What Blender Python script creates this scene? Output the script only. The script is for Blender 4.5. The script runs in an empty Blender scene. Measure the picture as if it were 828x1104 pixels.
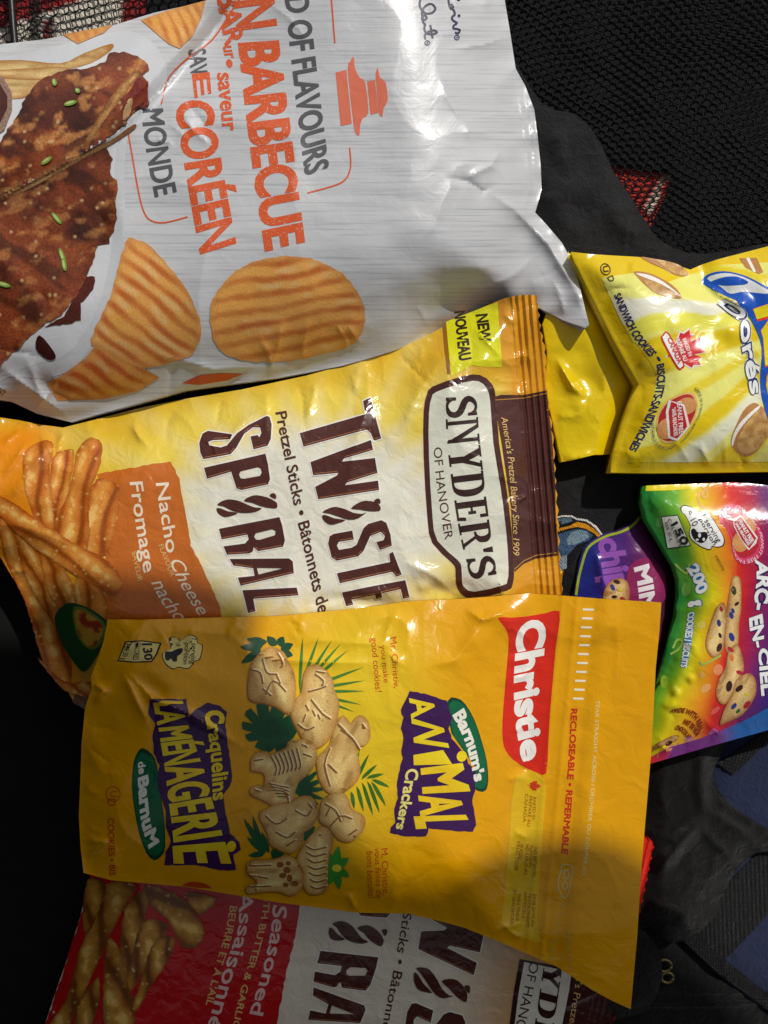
import bpy, bmesh, math, random
import numpy as np
from mathutils import Vector, geometry
random.seed(7); np.random.seed(7)
SC = bpy.context.scene
COL = SC.collection
# ------------------------------------------------------------------ camera
CAM_Z, REF_Z, PX = 0.55, 0.05, 0.0005       # eye height, height of the pile, metres per photo pixel at that height
cam = bpy.data.cameras.new('camera'); camo = bpy.data.objects.new('camera', cam); COL.objects.link(camo)
camo.location = (0, 0, CAM_Z)
cam.sensor_fit = 'VERTICAL'; cam.angle = 2*math.atan(552*PX/(CAM_Z-REF_Z))
cam.clip_start = 0.01; cam.clip_end = 50
SC.camera = camo
# ------------------------------------------------------------------ light
SUN = Vector((0.42, 0.66, 0.80)).normalized()           # direction towards the sun
elev = math.asin(SUN.z); azim = math.atan2(SUN.x, SUN.y)
w = bpy.data.worlds.new('World'); SC.world = w; w.use_nodes = True
sky = w.node_tree.nodes.new('ShaderNodeTexSky'); sky.sky_type = 'NISHITA'; sky.sun_disc = False
sky.sun_elevation = elev; sky.sun_rotation = azim
bg = w.node_tree.nodes['Background']; bg.inputs['Strength'].default_value = 0.075
tint = w.node_tree.nodes.new('ShaderNodeHueSaturation'); tint.inputs['Saturation'].default_value = .36
warm = w.node_tree.nodes.new('ShaderNodeMix'); warm.data_type = 'RGBA'; warm.blend_type = 'MULTIPLY'; warm.inputs[0].default_value = 1; warm.inputs[7].default_value = (1.03, 1.0, .93, 1)
w.node_tree.links.new(sky.outputs[0], tint.inputs['Color']); w.node_tree.links.new(tint.outputs[0], warm.inputs[6]); w.node_tree.links.new(warm.outputs[2], bg.inputs[0])
sun = bpy.data.lights.new('sun', 'SUN'); sun.energy = 2.7; sun.angle = math.radians(0.53); sun.color = (1, .96, .90)
suno = bpy.data.objects.new('sun', sun); COL.objects.link(suno)
suno.rotation_euler = SUN.to_track_quat('Z', 'Y').to_euler()
SC.view_settings.view_transform = 'Standard'; SC.view_settings.look = 'None'
SC.view_settings.exposure = -0.1; SC.view_settings.gamma = 1
SC.render.engine = 'CYCLES'
# ------------------------------------------------------------------ helpers
def lin(r, g, b):
    f = lambda v: (v/255/12.92) if v/255 <= .04045 else ((v/255+.055)/1.055)**2.4
    return np.array([f(r), f(g), f(b)])
def W(x, y, z):                                          # photo pixel at height z (mm) -> world metres
    z = np.asarray(z, float)/1000; k = PX*(CAM_Z-z)/(CAM_Z-REF_Z)
    return np.stack([(np.asarray(x, float)-414)*k, (552-np.asarray(y, float))*k, z+0*k], -1)
def cr(x0, y0, s):                                       # coordinates measured in an enlarged crop
    return lambda *p: [(x0+a/s, y0+b/s) for a, b in p]
def hsh(ix, iy, seed):
    n = (ix.astype(np.int64)*374761393 + iy.astype(np.int64)*668265263 + seed*1442695041) & 0x7fffffff
    n = ((n ^ (n >> 13))*1274126177) & 0x7fffffff
    return ((n ^ (n >> 16)) & 0xffff)/65535.0
def vn(x, y, s, seed=0):
    x = np.asarray(x, float)/s; y = np.asarray(y, float)/s
    ix = np.floor(x); iy = np.floor(y); fx = x-ix; fy = y-iy
    fx = fx*fx*fx*(fx*(fx*6-15)+10); fy = fy*fy*fy*(fy*(fy*6-15)+10)
    a = hsh(ix, iy, seed); b = hsh(ix+1, iy, seed); c = hsh(ix, iy+1, seed); d = hsh(ix+1, iy+1, seed)
    return (a*(1-fx)+b*fx)*(1-fy)+(c*(1-fx)+d*fx)*fy
def fbm(x, y, s, seed=0, o=3):
    return sum(vn(x, y, s/2**i, seed+i*17)*.5**i for i in range(o))/sum(.5**i for i in range(o))
def ridge(x, y, s, seed=0):                              # sharp crests, as in crumpled film
    wx = x+vn(x, y, s*1.3, seed+5)*s*.9; wy = y+vn(x, y, s*1.3, seed+9)*s*.9
    return 1-np.abs(2*vn(wx, wy, s, seed)-1)
def sm(a, b, v):
    t = np.clip((v-a)/(b-a), 0, 1); return t*t*(3-2*t)
def mix(a, b, t):
    return a+(b-a)*np.asarray(t)[..., None]
def inside(px, py, poly):
    p = np.asarray(poly, float); q = np.roll(p, -1, 0); r = np.zeros(len(px), bool)
    for (ax, ay), (bx, by) in zip(p, q):
        if ay == by: continue
        r ^= ((ay > py) != (by > py)) & (px < (bx-ax)*(py-ay)/(by-ay)+ax)
    return r
def segd(px, py, pts, closed=False):
    p = np.asarray(pts, float); n = len(p); d = np.full(np.shape(px), 1e9)
    for i in range(n if closed else n-1):
        ax, ay = p[i]; bx, by = p[(i+1) % n]; ux, uy = bx-ax, by-ay; L = ux*ux+uy*uy+1e-9
        t = np.clip(((px-ax)*ux+(py-ay)*uy)/L, 0, 1)
        d = np.minimum(d, (px-ax-t*ux)**2+(py-ay-t*uy)**2)
    return np.sqrt(d)
def depth_in(px, py, poly):
    s = segd(px, py, poly, True); shp = np.shape(px)
    return np.where(inside(np.ravel(px), np.ravel(py), poly).reshape(shp), s, -s)
def smooth(pts, n=3, closed=True):                       # Catmull-Rom through measured points
    p = np.asarray(pts, float); N = len(p); out = []
    for i in range(N if closed else N-1):
        g = lambda k: p[k % N] if closed else p[min(max(k, 0), N-1)]
        a, b, c, d = g(i-1), g(i), g(i+1), g(i+2)
        for j in range(n):
            t = j/n
            out.append(tuple(.5*((2*b)+(-a+c)*t+(2*a-5*b+4*c-d)*t*t+(-a+3*b-3*c+d)*t**3)))
    if not closed: out.append(tuple(p[-1]))
    return out
def rough(pts, amp, seed=0, step=4):                     # torn or browned outline
    o = []; P = list(pts); n = len(P); rnd = random.Random(seed)
    for i in range(n):
        a = np.array(P[i]); b = np.array(P[(i+1) % n]); k = max(1, int(np.hypot(*(b-a))/step))
        for j in range(k):
            q = a+(b-a)*j/k; o.append((q[0]+rnd.uniform(-amp, amp), q[1]+rnd.uniform(-amp, amp)))
    return o
def ell(cx, cy, rx, ry, a=0, n=28):
    c, s = math.cos(math.radians(a)), math.sin(math.radians(a))
    return [(cx+rx*math.cos(t)*c-ry*math.sin(t)*s, cy+rx*math.cos(t)*s+ry*math.sin(t)*c) for t in [6.28318*i/n for i in range(n)]]
def mesh2d(polys, step, union=False):
    V = []; E = []
    for poly in polys:
        s0 = len(V); P = [np.array(p, float) for p in poly]
        for i in range(len(P)):
            a, b = P[i], P[(i+1) % len(P)]; L = np.hypot(*(b-a)); k = max(1, int(math.ceil(L/step)))
            for j in range(k): V.append(a+(b-a)*j/k)
        m = len(V)-s0
        E += [(s0+i, s0+(i+1) % m) for i in range(m)]
    A = np.array(V); x0, y0 = A.min(0); x1, y1 = A.max(0)
    gx, gy = np.meshgrid(np.arange(x0, x1, step), np.arange(y0, y1, step*.87))
    gx = gx+(np.arange(gx.shape[0]) % 2)[:, None]*step*.5
    gx = gx.ravel(); gy = gy.ravel()
    def test(px, py):
        r = np.zeros(len(px), bool)
        for poly in polys:
            t = inside(px, py, poly); r = (r | t) if union else (r ^ t)
        return r
    if len(gx):
        k = test(gx, gy); gx, gy = gx[k], gy[k]
        if len(gx):
            dmin = np.full(len(gx), 1e9)
            for poly in polys: dmin = np.minimum(dmin, segd(gx, gy, poly, True))
            k = dmin > step*.45; gx, gy = gx[k], gy[k]
    vs = [Vector(v) for v in V]+[Vector(v) for v in zip(gx, gy)]
    r = geometry.delaunay_2d_cdt(vs, E, [], 0, 1e-4)
    v = np.array([tuple(q) for q in r[0]]); f = np.array([t for t in r[2] if len(t) == 3])
    c = v[f].mean(1); f = f[test(c[:, 0], c[:, 1])]
    p = v[f]; ar = (p[:, 1, 0]-p[:, 0, 0])*(p[:, 2, 1]-p[:, 0, 1])-(p[:, 1, 1]-p[:, 0, 1])*(p[:, 2, 0]-p[:, 0, 0])
    f = f[np.abs(ar) > 1e-5]; ar = ar[np.abs(ar) > 1e-5]
    f[ar > 0] = f[ar > 0][:, ::-1]                       # world y runs against pixel y
    used = np.unique(f); remap = -np.ones(len(v), int); remap[used] = np.arange(len(used))
    return v[used], remap[f]
def link_mesh(name, verts, faces, mat, parent=None, origin=(0, 0, 0), cols=None, uv=None, normals=None):
    me = bpy.data.meshes.new(name); o3 = np.array(origin, float)
    me.from_pydata([tuple(v) for v in (np.asarray(verts)-o3)], [], [tuple(int(i) for i in f) for f in faces])
    me.polygons.foreach_set('use_smooth', [True]*len(me.polygons))
    if cols is not None:
        at = me.color_attributes.new('Col', 'FLOAT_COLOR', 'POINT')
        c4 = np.ones((len(verts), 4), np.float32); c4[:, :3] = cols; at.data.foreach_set('color', c4.ravel())
    if uv is not None:
        ul = me.uv_layers.new(name='UVMap'); li = np.zeros(len(me.loops), np.int32); me.loops.foreach_get('vertex_index', li)
        ul.data.foreach_set('uv', np.asarray(uv, np.float32)[li].ravel())
    me.materials.append(mat)
    if normals is not None: me.normals_split_custom_set_from_vertices([tuple(n) for n in normals])
    me.update()
    ob = bpy.data.objects.new(name, me); COL.objects.link(ob)
    if parent is not None: ob.parent = parent
    else: ob.location = origin
    return ob
def tag(o, label=None, cat=None, kind=None, group=None):
    if label: o['label'] = label
    if cat: o['category'] = cat
    if kind: o['kind'] = kind
    if group: o['group'] = group
    return o
# ------------------------------------------------------------------ materials
def new_mat(name):
    m = bpy.data.materials.new(name); m.use_nodes = True; nt = m.node_tree
    b = nt.nodes['Principled BSDF']
    def N(t, **kw):
        n = nt.nodes.new(t)
        for k, v in kw.items():
            if k in n.inputs: n.inputs[k].default_value = v
            else: setattr(n, k, v)
        return n
    return m, nt, b, N, nt.links.new
def film(name, rough_=.3, spec=.5, coat=.0, bump=.12, bscale=9., grain=None, speck=0., speckscale=120., vary=.05, worn=None):
    m, nt, b, N, L = new_mat(name)
    at = N('ShaderNodeAttribute', attribute_name='Col'); uv = N('ShaderNodeUVMap', uv_map='UVMap')
    col = at.outputs['Color']
    n1 = N('ShaderNodeTexNoise', Scale=2.2, Detail=4.); L(uv.outputs[0], n1.inputs['Vector'])
    mr = N('ShaderNodeMapRange'); mr.inputs[1].default_value = .25; mr.inputs[2].default_value = .75
    mr.inputs[3].default_value = 1-vary; mr.inputs[4].default_value = 1+vary; L(n1.outputs[0], mr.inputs[0])
    mx = N('ShaderNodeMix', data_type='RGBA', blend_type='MULTIPLY'); mx.inputs[0].default_value = 1
    L(col, mx.inputs[6]); L(mr.outputs[0], mx.inputs[7]); col = mx.outputs[2]
    if grain:                                            # printed wood-board lines along the board direction
        for sc, lo, hi, g in grain:
            mp = N('ShaderNodeMapping'); mp.inputs['Rotation'].default_value = (0, 0, math.radians(8)); mp.inputs['Scale'].default_value = sc
            L(uv.outputs[0], mp.inputs[0]); nn = N('ShaderNodeTexNoise', Scale=1., Detail=5., Roughness=.62); L(mp.outputs[0], nn.inputs['Vector'])
            r = N('ShaderNodeMapRange'); r.inputs[1].default_value = lo; r.inputs[2].default_value = hi; r.inputs[3].default_value = 0; r.inputs[4].default_value = g
            L(nn.outputs[0], r.inputs[0])
            q = N('ShaderNodeMix', data_type='RGBA'); L(r.outputs[0], q.inputs[0]); L(col, q.inputs[6]); q.inputs[7].default_value = (.13, .13, .19, 1); col = q.outputs[2]
    if speck:
        nn = N('ShaderNodeTexNoise', Scale=speckscale, Detail=3., Roughness=.7); L(uv.outputs[0], nn.inputs['Vector'])
        r = N('ShaderNodeMapRange'); r.inputs[1].default_value = .3; r.inputs[2].default_value = .72; r.inputs[3].default_value = 1-speck; r.inputs[4].default_value = 1+speck
        L(nn.outputs[0], r.inputs[0]); q = N('ShaderNodeMix', data_type='RGBA', blend_type='MULTIPLY'); q.inputs[0].default_value = 1
        L(col, q.inputs[6]); L(r.outputs[0], q.inputs[7]); col = q.outputs[2]
    if worn:
        nn = N('ShaderNodeTexNoise', Scale=38., Detail=6., Roughness=.75); L(uv.outputs[0], nn.inputs['Vector'])
        r = N('ShaderNodeMapRange'); r.inputs[1].default_value = .585; r.inputs[2].default_value = .65; L(nn.outputs[0], r.inputs[0])
        q = N('ShaderNodeMix', data_type='RGBA'); L(r.outputs[0], q.inputs[0]); L(col, q.inputs[6]); q.inputs[7].default_value = (*worn, 1); col = q.outputs[2]
    L(col, b.inputs['Base Color'])
    b.inputs['Roughness'].default_value = rough_; b.inputs['Specular IOR Level'].default_value = spec
    b.inputs['Coat Weight'].default_value = coat; b.inputs['Coat Roughness'].default_value = .12
    n2 = N('ShaderNodeTexNoise', Scale=bscale, Detail=3., Roughness=.5, Distortion=.8); L(uv.outputs[0], n2.inputs['Vector'])
    bp = N('ShaderNodeBump', Strength=bump, Distance=.002); L(n2.outputs[0], bp.inputs['Height']); L(bp.outputs[0], b.inputs['Normal'])
    L(bp.outputs[0], b.inputs['Coat Normal'])
    return m
WHITE = lin(232, 233, 236)
M_CHIPS = film('white_film', .36, .5, .12, .14, 5., grain=[((.9, 36, 1), .5, .74, .5), ((.35, 9, 1), .5, .8, .2)])
M_CHINK = film('printed_ink', .36, .5, .12, .14, 5., speck=.06)
M_WORN = film('worn_ink', .36, .5, .12, .14, 5., worn=tuple(WHITE*.95))
M_FOOD = film('printed_food', .34, .5, .25, .18, 5., speck=.22, speckscale=55., vary=.08)
M_MEAT = film('printed_meat', .34, .5, .25, .18, 5., speck=.45, speckscale=34., vary=.15)
M_GLOSS = film('glossy_film', .22, .5, .45, .5, 5., speck=.03)
M_POUCH = film('satin_pouch_film', .25, .4, .25, .42, 4., speck=.03)
def cloth(name, base, lint=.0, weave=260., sheen=.15):
    m, nt, b, N, L = new_mat(name)
    uv = N('ShaderNodeUVMap', uv_map='UVMap'); at = N('ShaderNodeAttribute', attribute_name='Col')
    n1 = N('ShaderNodeTexNoise', Scale=60., Detail=5., Roughness=.8); L(uv.outputs[0], n1.inputs['Vector'])
    r = N('ShaderNodeMapRange'); r.inputs[1].default_value = .3; r.inputs[2].default_value = .75; r.inputs[3].default_value = .65; r.inputs[4].default_value = 1.45
    L(n1.outputs[0], r.inputs[0]); q = N('ShaderNodeMix', data_type='RGBA', blend_type='MULTIPLY'); q.inputs[0].default_value = 1
    L(at.outputs['Color'], q.inputs[6]); L(r.outputs[0], q.inputs[7]); col = q.outputs[2]
    if lint:
        n3 = N('ShaderNodeTexNoise', Scale=150., Detail=2.); L(uv.outputs[0], n3.inputs['Vector'])
        r3 = N('ShaderNodeMapRange'); r3.inputs[1].default_value = .72; r3.inputs[2].default_value = .76; r3.inputs[4].default_value = lint; L(n3.outputs[0], r3.inputs[0])
        q3 = N('ShaderNodeMix', data_type='RGBA'); L(r3.outputs[0], q3.inputs[0]); L(col, q3.inputs[6]); q3.inputs[7].default_value = (.3, .3, .3, 1); col = q3.outputs[2]
    L(col, b.inputs['Base Color']); b.inputs['Roughness'].default_value = .92; b.inputs['Specular IOR Level'].default_value = .15
    b.inputs['Sheen Weight'].default_value = sheen; b.inputs['Sheen Roughness'].default_value = .5
    mp = N('ShaderNodeMapping'); mp.inputs['Rotation'].default_value = (0, 0, .6); L(uv.outputs[0], mp.inputs[0])
    wv = N('ShaderNodeTexWave', Scale=weave/6.28, Distortion=.6); L(mp.outputs[0], wv.inputs['Vector'])
    n5 = N('ShaderNodeTexNoise', Scale=7., Detail=7., Roughness=.62, Distortion=1.2); L(uv.outputs[0], n5.inputs['Vector'])
    b5 = N('ShaderNodeBump', Strength=.55, Distance=.006); L(n5.outputs[0], b5.inputs['Height'])
    bp = N('ShaderNodeBump', Strength=.4, Distance=.0005); L(wv.outputs['Fac'], bp.inputs['Height']); L(b5.outputs[0], bp.inputs['Normal']); L(bp.outputs[0], b.inputs['Normal'])
    return m
M_BLACK = cloth('black_jersey', None, lint=.12, weave=90)
M_BLUE = cloth('blue_twill', None, lint=.3, weave=120)
M_PLAID = cloth('plaid_wool', None, lint=0, weave=60, sheen=.3)
def plain(name, col, r=.5, spec=.5, metal=0., nscale=300.):
    m, nt, b, N, L = new_mat(name)
    tc = N('ShaderNodeTexCoord'); n1 = N('ShaderNodeTexNoise', Scale=nscale, Detail=4.); L(tc.outputs['Object'], n1.inputs['Vector'])
    rr = N('ShaderNodeMapRange'); rr.inputs[3].default_value = .7; rr.inputs[4].default_value = 1.3; L(n1.outputs[0], rr.inputs[0])
    q = N('ShaderNodeMix', data_type='RGBA', blend_type='MULTIPLY'); q.inputs[0].default_value = 1; q.inputs[6].default_value = (*col, 1); L(rr.outputs[0], q.inputs[7])
    L(q.outputs[2], b.inputs['Base Color']); b.inputs['Roughness'].default_value = r; b.inputs['Specular IOR Level'].default_value = spec; b.inputs['Metallic'].default_value = metal
    bp = N('ShaderNodeBump', Strength=.2, Distance=.0005); L(n1.outputs[0], bp.inputs['Height']); L(bp.outputs[0], b.inputs['Normal'])
    return m
M_NET = plain('black_nylon_net', (.006, .0066, .0085), .6, .15)
M_KNOT = plain('nylon_knot_glint', (.10, .104, .112), .45, .8)  # pale base colour puts the knots' glints into the material
M_ROD = plain('black_plastic', (.01, .01, .011), .35, .5)
M_FLOOR = plain('black_liner', (.009, .009, .008), .85, .15, nscale=60.)
M_BRASS = plain('brass', (.26, .2, .09), .5, .5, 1.)
M_WEB = plain('black_webbing', (.012, .012, .012), .75, .25)
# ------------------------------------------------------------------ sheets laid over a height field
LAYER = .11                                              # mm between layers of print
class Thing:
    """one object of the pile: its film lies over the height field zf (pixel -> mm); prints are draped on it"""
    def __init__(s, name, label, cat, centre, zf, zbase=0., group=None):
        s.root = bpy.data.objects.new(name, None); COL.objects.link(s.root); s.root.empty_display_size = .02
        s.org = W(*centre, zbase); s.root.location = s.org; tag(s.root, label, cat, group=group); s.zf = zf
    def pos(s, x, y, off=0., zf=None):
        zf = zf or s.zf
        e = .6; p = W(x, y, zf(x, y)); px = W(x+e, y, zf(x+e, y))-W(x-e, y, zf(x-e, y)); py = W(x, y+e, zf(x, y+e))-W(x, y-e, zf(x, y-e))
        n = np.cross(py, px); n /= np.linalg.norm(n, axis=-1)[..., None]; n[n[..., 2] < 0] *= -1
        return p+n*np.asarray(off)[..., None]/1000, n
    def sheet(s, name, polys, col, mat, layer=1., step=4., parent=None, union=False, zf=None):
        v, f = mesh2d(polys, step, union); x, y = v[:, 0], v[:, 1]
        p, n = s.pos(x, y, np.full(len(x), layer*LAYER), zf)
        c = col(x, y) if callable(col) else np.tile(col, (len(x), 1))
        return link_mesh(name, p, f, mat, parent or s.root, s.org, c, v/100, n)
    def body(s, name, outline, col, mat, zback, step=3., parent=None, thick=.5, zf=None):
        """closed skin: front on zf, back on zback, joined at the rim"""
        v, f = mesh2d([outline], step); x, y = v[:, 0], v[:, 1]; N = len(v)
        p, n = s.pos(x, y, np.zeros(N), zf); zb = np.minimum(zback(x, y), p[:, 2]*1000-thick)
        # the back hangs straight below the front
        b = p.copy(); b[:, 2] = zb/1000
        e = {}
        for t in f:
            for i in range(3):
                a, c_ = int(t[i]), int(t[(i+1) % 3])
                if (c_, a) in e: del e[(c_, a)]
                else: e[(a, c_)] = 1
        F = [tuple(t) for t in f]+[tuple(t[::-1]+N) for t in f]+[(c_, a, a+N, c_+N) for a, c_ in e]
        c = col(x, y) if callable(col) else np.tile(col, (N, 1))
        nn = np.concatenate([n, np.tile((0, 0, -1.), (N, 1))])
        return link_mesh(name, np.concatenate([p, b]), F, mat, parent or s.root, s.org, np.concatenate([c, c]), np.concatenate([v, v])/100, nn)
    def shapes(s, name, items, mat, layer=1., step=4., parent=None, dl=.6):
        """several overlapping printed shapes as one mesh; items = (polys, colour)"""
        P = []; F = []; C = []; U = []; NN = []; k = 0
        for i, (polys, col) in enumerate(items):
            if not isinstance(polys[0][0], (tuple, list, np.ndarray)): polys = [polys]
            v, f = mesh2d(polys, step); x, y = v[:, 0], v[:, 1]
            p, n = s.pos(x, y, np.full(len(x), (layer+i*dl)*LAYER))
            P.append(p); F.append(f+k); k += len(v); U.append(v/100); NN.append(n)
            C.append(col(x, y) if callable(col) else np.tile(col, (len(x), 1)))
        return link_mesh(name, np.concatenate(P), np.concatenate(F), mat, parent or s.root, s.org, np.concatenate(C), np.concatenate(U), np.concatenate(NN))
    def stroke(s, name, paths, width, col, mat, layer=1., parent=None, closed=False, step=5.):
        Q = []
        for pa in paths:
            P = [np.array(p, float) for p in pa]
            if closed: P.append(P[0])
            for a, b in zip(P[:-1], P[1:]):
                d = b-a; L = np.hypot(*d)
                if L < 1e-6: continue
                d /= L; q = np.array([-d[1], d[0]])*width/2; e = d*width*.3
                Q.append([a-e+q, b+e+q, b+e-q, a-e-q])
        return s.sheet(name, Q, col, mat, layer, step, parent, union=True)
    def text(s, name, lines, mat, layer=1., parent=None, step=6.):
        """lines = (string, baseline points, cap-line points, colour, bold, slant); every line its own part"""
        o = None
        for ln in lines:
            st, base, cap, col = ln[:4]; bold = ln[4] if len(ln) > 4 else 0.; sh = ln[5] if len(ln) > 5 else 0.
            x0, x1 = glyph_span(st); q = np.diff(np.asarray(base, float), axis=0); wid = np.hypot(q[:, 0], q[:, 1]).sum()
            hgt = np.mean([np.hypot(cap[0][0]-base[0][0], cap[0][1]-base[0][1]), np.hypot(cap[-1][0]-base[-1][0], cap[-1][1]-base[-1][1])])
            ax = round(float(np.clip((wid/(x1-x0))/(hgt/.691), .3, 3.)), 2)
            v, f = glyphs(st, bold, ax); x0, x1 = x0*ax, x1*ax; m_ = max(0, bold*.75); x0 -= m_; x1 += m_
            u = (v[:, 0]-x0)/(x1-x0); h = (v[:, 1]+m_)/(.691+2*m_); u = u+sh*(h-.5)*.691/(x1-x0)
            b = along(base, u); c_ = along(cap, u); q = b+(c_-b)*h[:, None]
            q, f = refine(q, f, step)
            t = q[f]; ar = (t[:, 1, 0]-t[:, 0, 0])*(t[:, 2, 1]-t[:, 0, 1])-(t[:, 1, 1]-t[:, 0, 1])*(t[:, 2, 0]-t[:, 0, 0])
            f = f[np.abs(ar) > 1e-6]; ar = ar[np.abs(ar) > 1e-6]; f[ar > 0] = f[ar > 0][:, ::-1]
            p, n = s.pos(q[:, 0], q[:, 1], np.full(len(q), layer*LAYER))
            c = col(q[:, 0], q[:, 1]) if callable(col) else np.tile(col, (len(q), 1))
            o = link_mesh(name, p, f, mat, parent or s.root, s.org, c, q/100, n)
        return o
def along(pts, u):
    p = np.asarray(pts, float)
    if len(p) > 2: p = np.asarray(smooth(p, 6, False))
    d = np.concatenate([[0], np.cumsum(np.hypot(*np.diff(p, axis=0).T))]); d /= d[-1]
    x = np.interp(u, d, p[:, 0]); y = np.interp(u, d, p[:, 1])
    lo = u < 0; hi = u > 1; L0 = (p[1]-p[0])/(d[1]+1e-9); L1 = (p[-1]-p[-2])/(1-d[-2]+1e-9)
    x = np.where(lo, p[0, 0]+u*L0[0], np.where(hi, p[-1, 0]+(u-1)*L1[0], x)); y = np.where(lo, p[0, 1]+u*L0[1], np.where(hi, p[-1, 1]+(u-1)*L1[1], y))
    return np.stack([x, y], -1)
_g = {}
_tc = bpy.data.curves.new('type', 'FONT'); _to = bpy.data.objects.new('type', _tc); COL.objects.link(_to)
def outlines(st):                                        # letter outlines as polygons
    if st not in _o:
        _tc.body = st; _tc.size = 1; bpy.context.view_layer.update(); dg = bpy.context.evaluated_depsgraph_get()
        oe = _to.evaluated_get(dg); cu = oe.to_curve(dg); P = []
        for sp in cu.splines:
            bz = list(sp.bezier_points); n = len(bz); poly = []
            for i in range(n):
                p, q = bz[i], bz[(i+1) % n]; a, b, c, d = [np.array(v[:2]) for v in (p.co, p.handle_right, q.handle_left, q.co)]
                flat = abs((d-a)[0]*(b-a)[1]-(d-a)[1]*(b-a)[0])+abs((d-a)[0]*(c-a)[1]-(d-a)[1]*(c-a)[0]) < 1e-5
                for t in ((0,) if flat else (0, .25, .5, .75)): poly.append((1-t)**3*a+3*(1-t)**2*t*b+3*(1-t)*t*t*c+t**3*d)
            poly = [v for i, v in enumerate(poly) if np.hypot(*(v-poly[i-1])) > 1e-5]
            if len(poly) > 2: P.append(np.array(poly))
        oe.to_curve_clear(); _o[st] = P
    return _o[st]
_o = {}
def area2(p): q = np.roll(p, -1, 0); return (p[:, 0]*q[:, 1]-q[:, 0]*p[:, 1]).sum()/2
def winding(px, py, polys):
    w_ = np.zeros(len(px), int)
    for p in polys:
        q = np.roll(p, -1, 0)
        for (ax, ay), (bx, by) in zip(p, q):
            if ay == by: continue
            hit = ((ay <= py) != (by <= py)) & (px < (bx-ax)*(py-ay)/(by-ay)+ax); w_ += np.where(hit, 1 if by > ay else -1, 0)
    return w_
def glyphs(st, bold=0., ax=1.):                          # condensed by ax first, thickened after
    if (st, bold, ax) not in _g:
        P = [p*np.array([ax, 1.]) for p in outlines(st)]; big = max(P, key=lambda p: abs(area2(p))); sg = 1 if area2(big) > 0 else -1; Q = []
        for p in P:
            d0 = p-np.roll(p, 1, 0); d1 = np.roll(p, -1, 0)-p; d0 /= np.hypot(d0[:, 0], d0[:, 1])[:, None]; d1 /= np.hypot(d1[:, 0], d1[:, 1])[:, None]
            n0 = np.stack([d0[:, 1], -d0[:, 0]], -1)*sg; n1 = np.stack([d1[:, 1], -d1[:, 0]], -1)*sg; m = n0+n1; L = np.maximum((m*m).sum(1), .8); q = p+m*(2*bold/L)[:, None]
            if bold and area2(p)*sg < 0 and area2(q)*area2(p) <= 0: continue
            Q.append(q)
        V = []; E = []
        for q in Q:
            k = len(V); V += [Vector(v) for v in q]; E += [(k+i, k+(i+1) % len(q)) for i in range(len(q))]
        r = geometry.delaunay_2d_cdt(V, E, [], 0, 1e-6); v = np.array([tuple(t) for t in r[0]]); f = np.array([t for t in r[2] if len(t) == 3])
        c = v[f].mean(1); f = f[winding(c[:, 0], c[:, 1], Q) != 0]; used = np.unique(f); rm = -np.ones(len(v), int); rm[used] = np.arange(len(used))
        _g[(st, bold, ax)] = (v[used], rm[f])
    v, f = _g[(st, bold, ax)]; return v.copy(), f.copy()
def glyph_span(st):
    v, f = glyphs(st, 0.); return v[:, 0].min(), v[:, 0].max()
def refine(v, f, step):
    v = [tuple(q) for q in v]; f = [tuple(t) for t in f]
    for _ in range(6):
        mid = {}; g = []; ch = False
        def M(a, b):
            k = (min(a, b), max(a, b))
            if math.dist(v[a], v[b]) <= step: return None
            if k not in mid: mid[k] = len(v); v.append(((v[a][0]+v[b][0])/2, (v[a][1]+v[b][1])/2))
            return mid[k]
        for a, b, c in f:
            m = [M(a, b), M(b, c), M(c, a)]; n = 3-m.count(None)
            if n == 0: g.append((a, b, c)); continue
            ch = True
            if n == 3: g += [(a, m[0], m[2]), (m[0], b, m[1]), (m[2], m[1], c), (m[0], m[1], m[2])]
            else:
                while m[0] is None or (n == 2 and m[2] is not None): a, b, c = b, c, a; m = m[1:]+m[:1]
                if n == 1: g += [(a, m[0], c), (m[0], b, c)]
                else: g += [(m[0], b, m[1]), (a, m[0], m[1]), (a, m[1], c)]
        f = g
        if not ch: break
    return np.array(v), np.array(f)
_pl = {}
def pillow(x, y, poly, zmid, H, D, p=2.2):               # cushion profile, sampled once and read back with a smooth B-spline
    key = (tuple(map(tuple, poly)), D, p); G = 5.
    if key not in _pl:
        P = np.asarray(poly, float); x0, y0 = np.maximum(P.min(0)-40, -330); x1, y1 = np.minimum(P.max(0)+40, 1500)
        gx, gy = np.meshgrid(np.arange(x0, x1+G, G), np.arange(y0, y1+G, G))
        d = np.clip(depth_in(gx, gy, poly)/D, 0, 1); g = 1-(1-d)**p
        for _ in range(2):
            q = np.pad(g, 1, 'edge'); q = (q[:-2]+2*q[1:-1]+q[2:])/4; g = (q[:, :-2]+2*q[:, 1:-1]+q[:, 2:])/4
        _pl[key] = (x0, y0, np.pad(g, 2, 'edge'))
    x0, y0, g = _pl[key]; u = np.clip((np.asarray(x, float)-x0)/G, 0, g.shape[1]-5.01)+2; v = np.clip((np.asarray(y, float)-y0)/G, 0, g.shape[0]-5.01)+2
    iu = np.floor(u).astype(int); iv = np.floor(v).astype(int); fu = u-iu; fv = v-iv
    B = lambda t: ((1-t)**3/6, (3*t**3-6*t*t+4)/6, (-3*t**3+3*t*t+3*t+1)/6, t**3/6)
    bu, bv = B(fu), B(fv); r = 0
    for j in range(4):
        for i in range(4): r = r+bv[j]*bu[i]*g[iv+j-1, iu+i-1]
    return zmid+H*r
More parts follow.
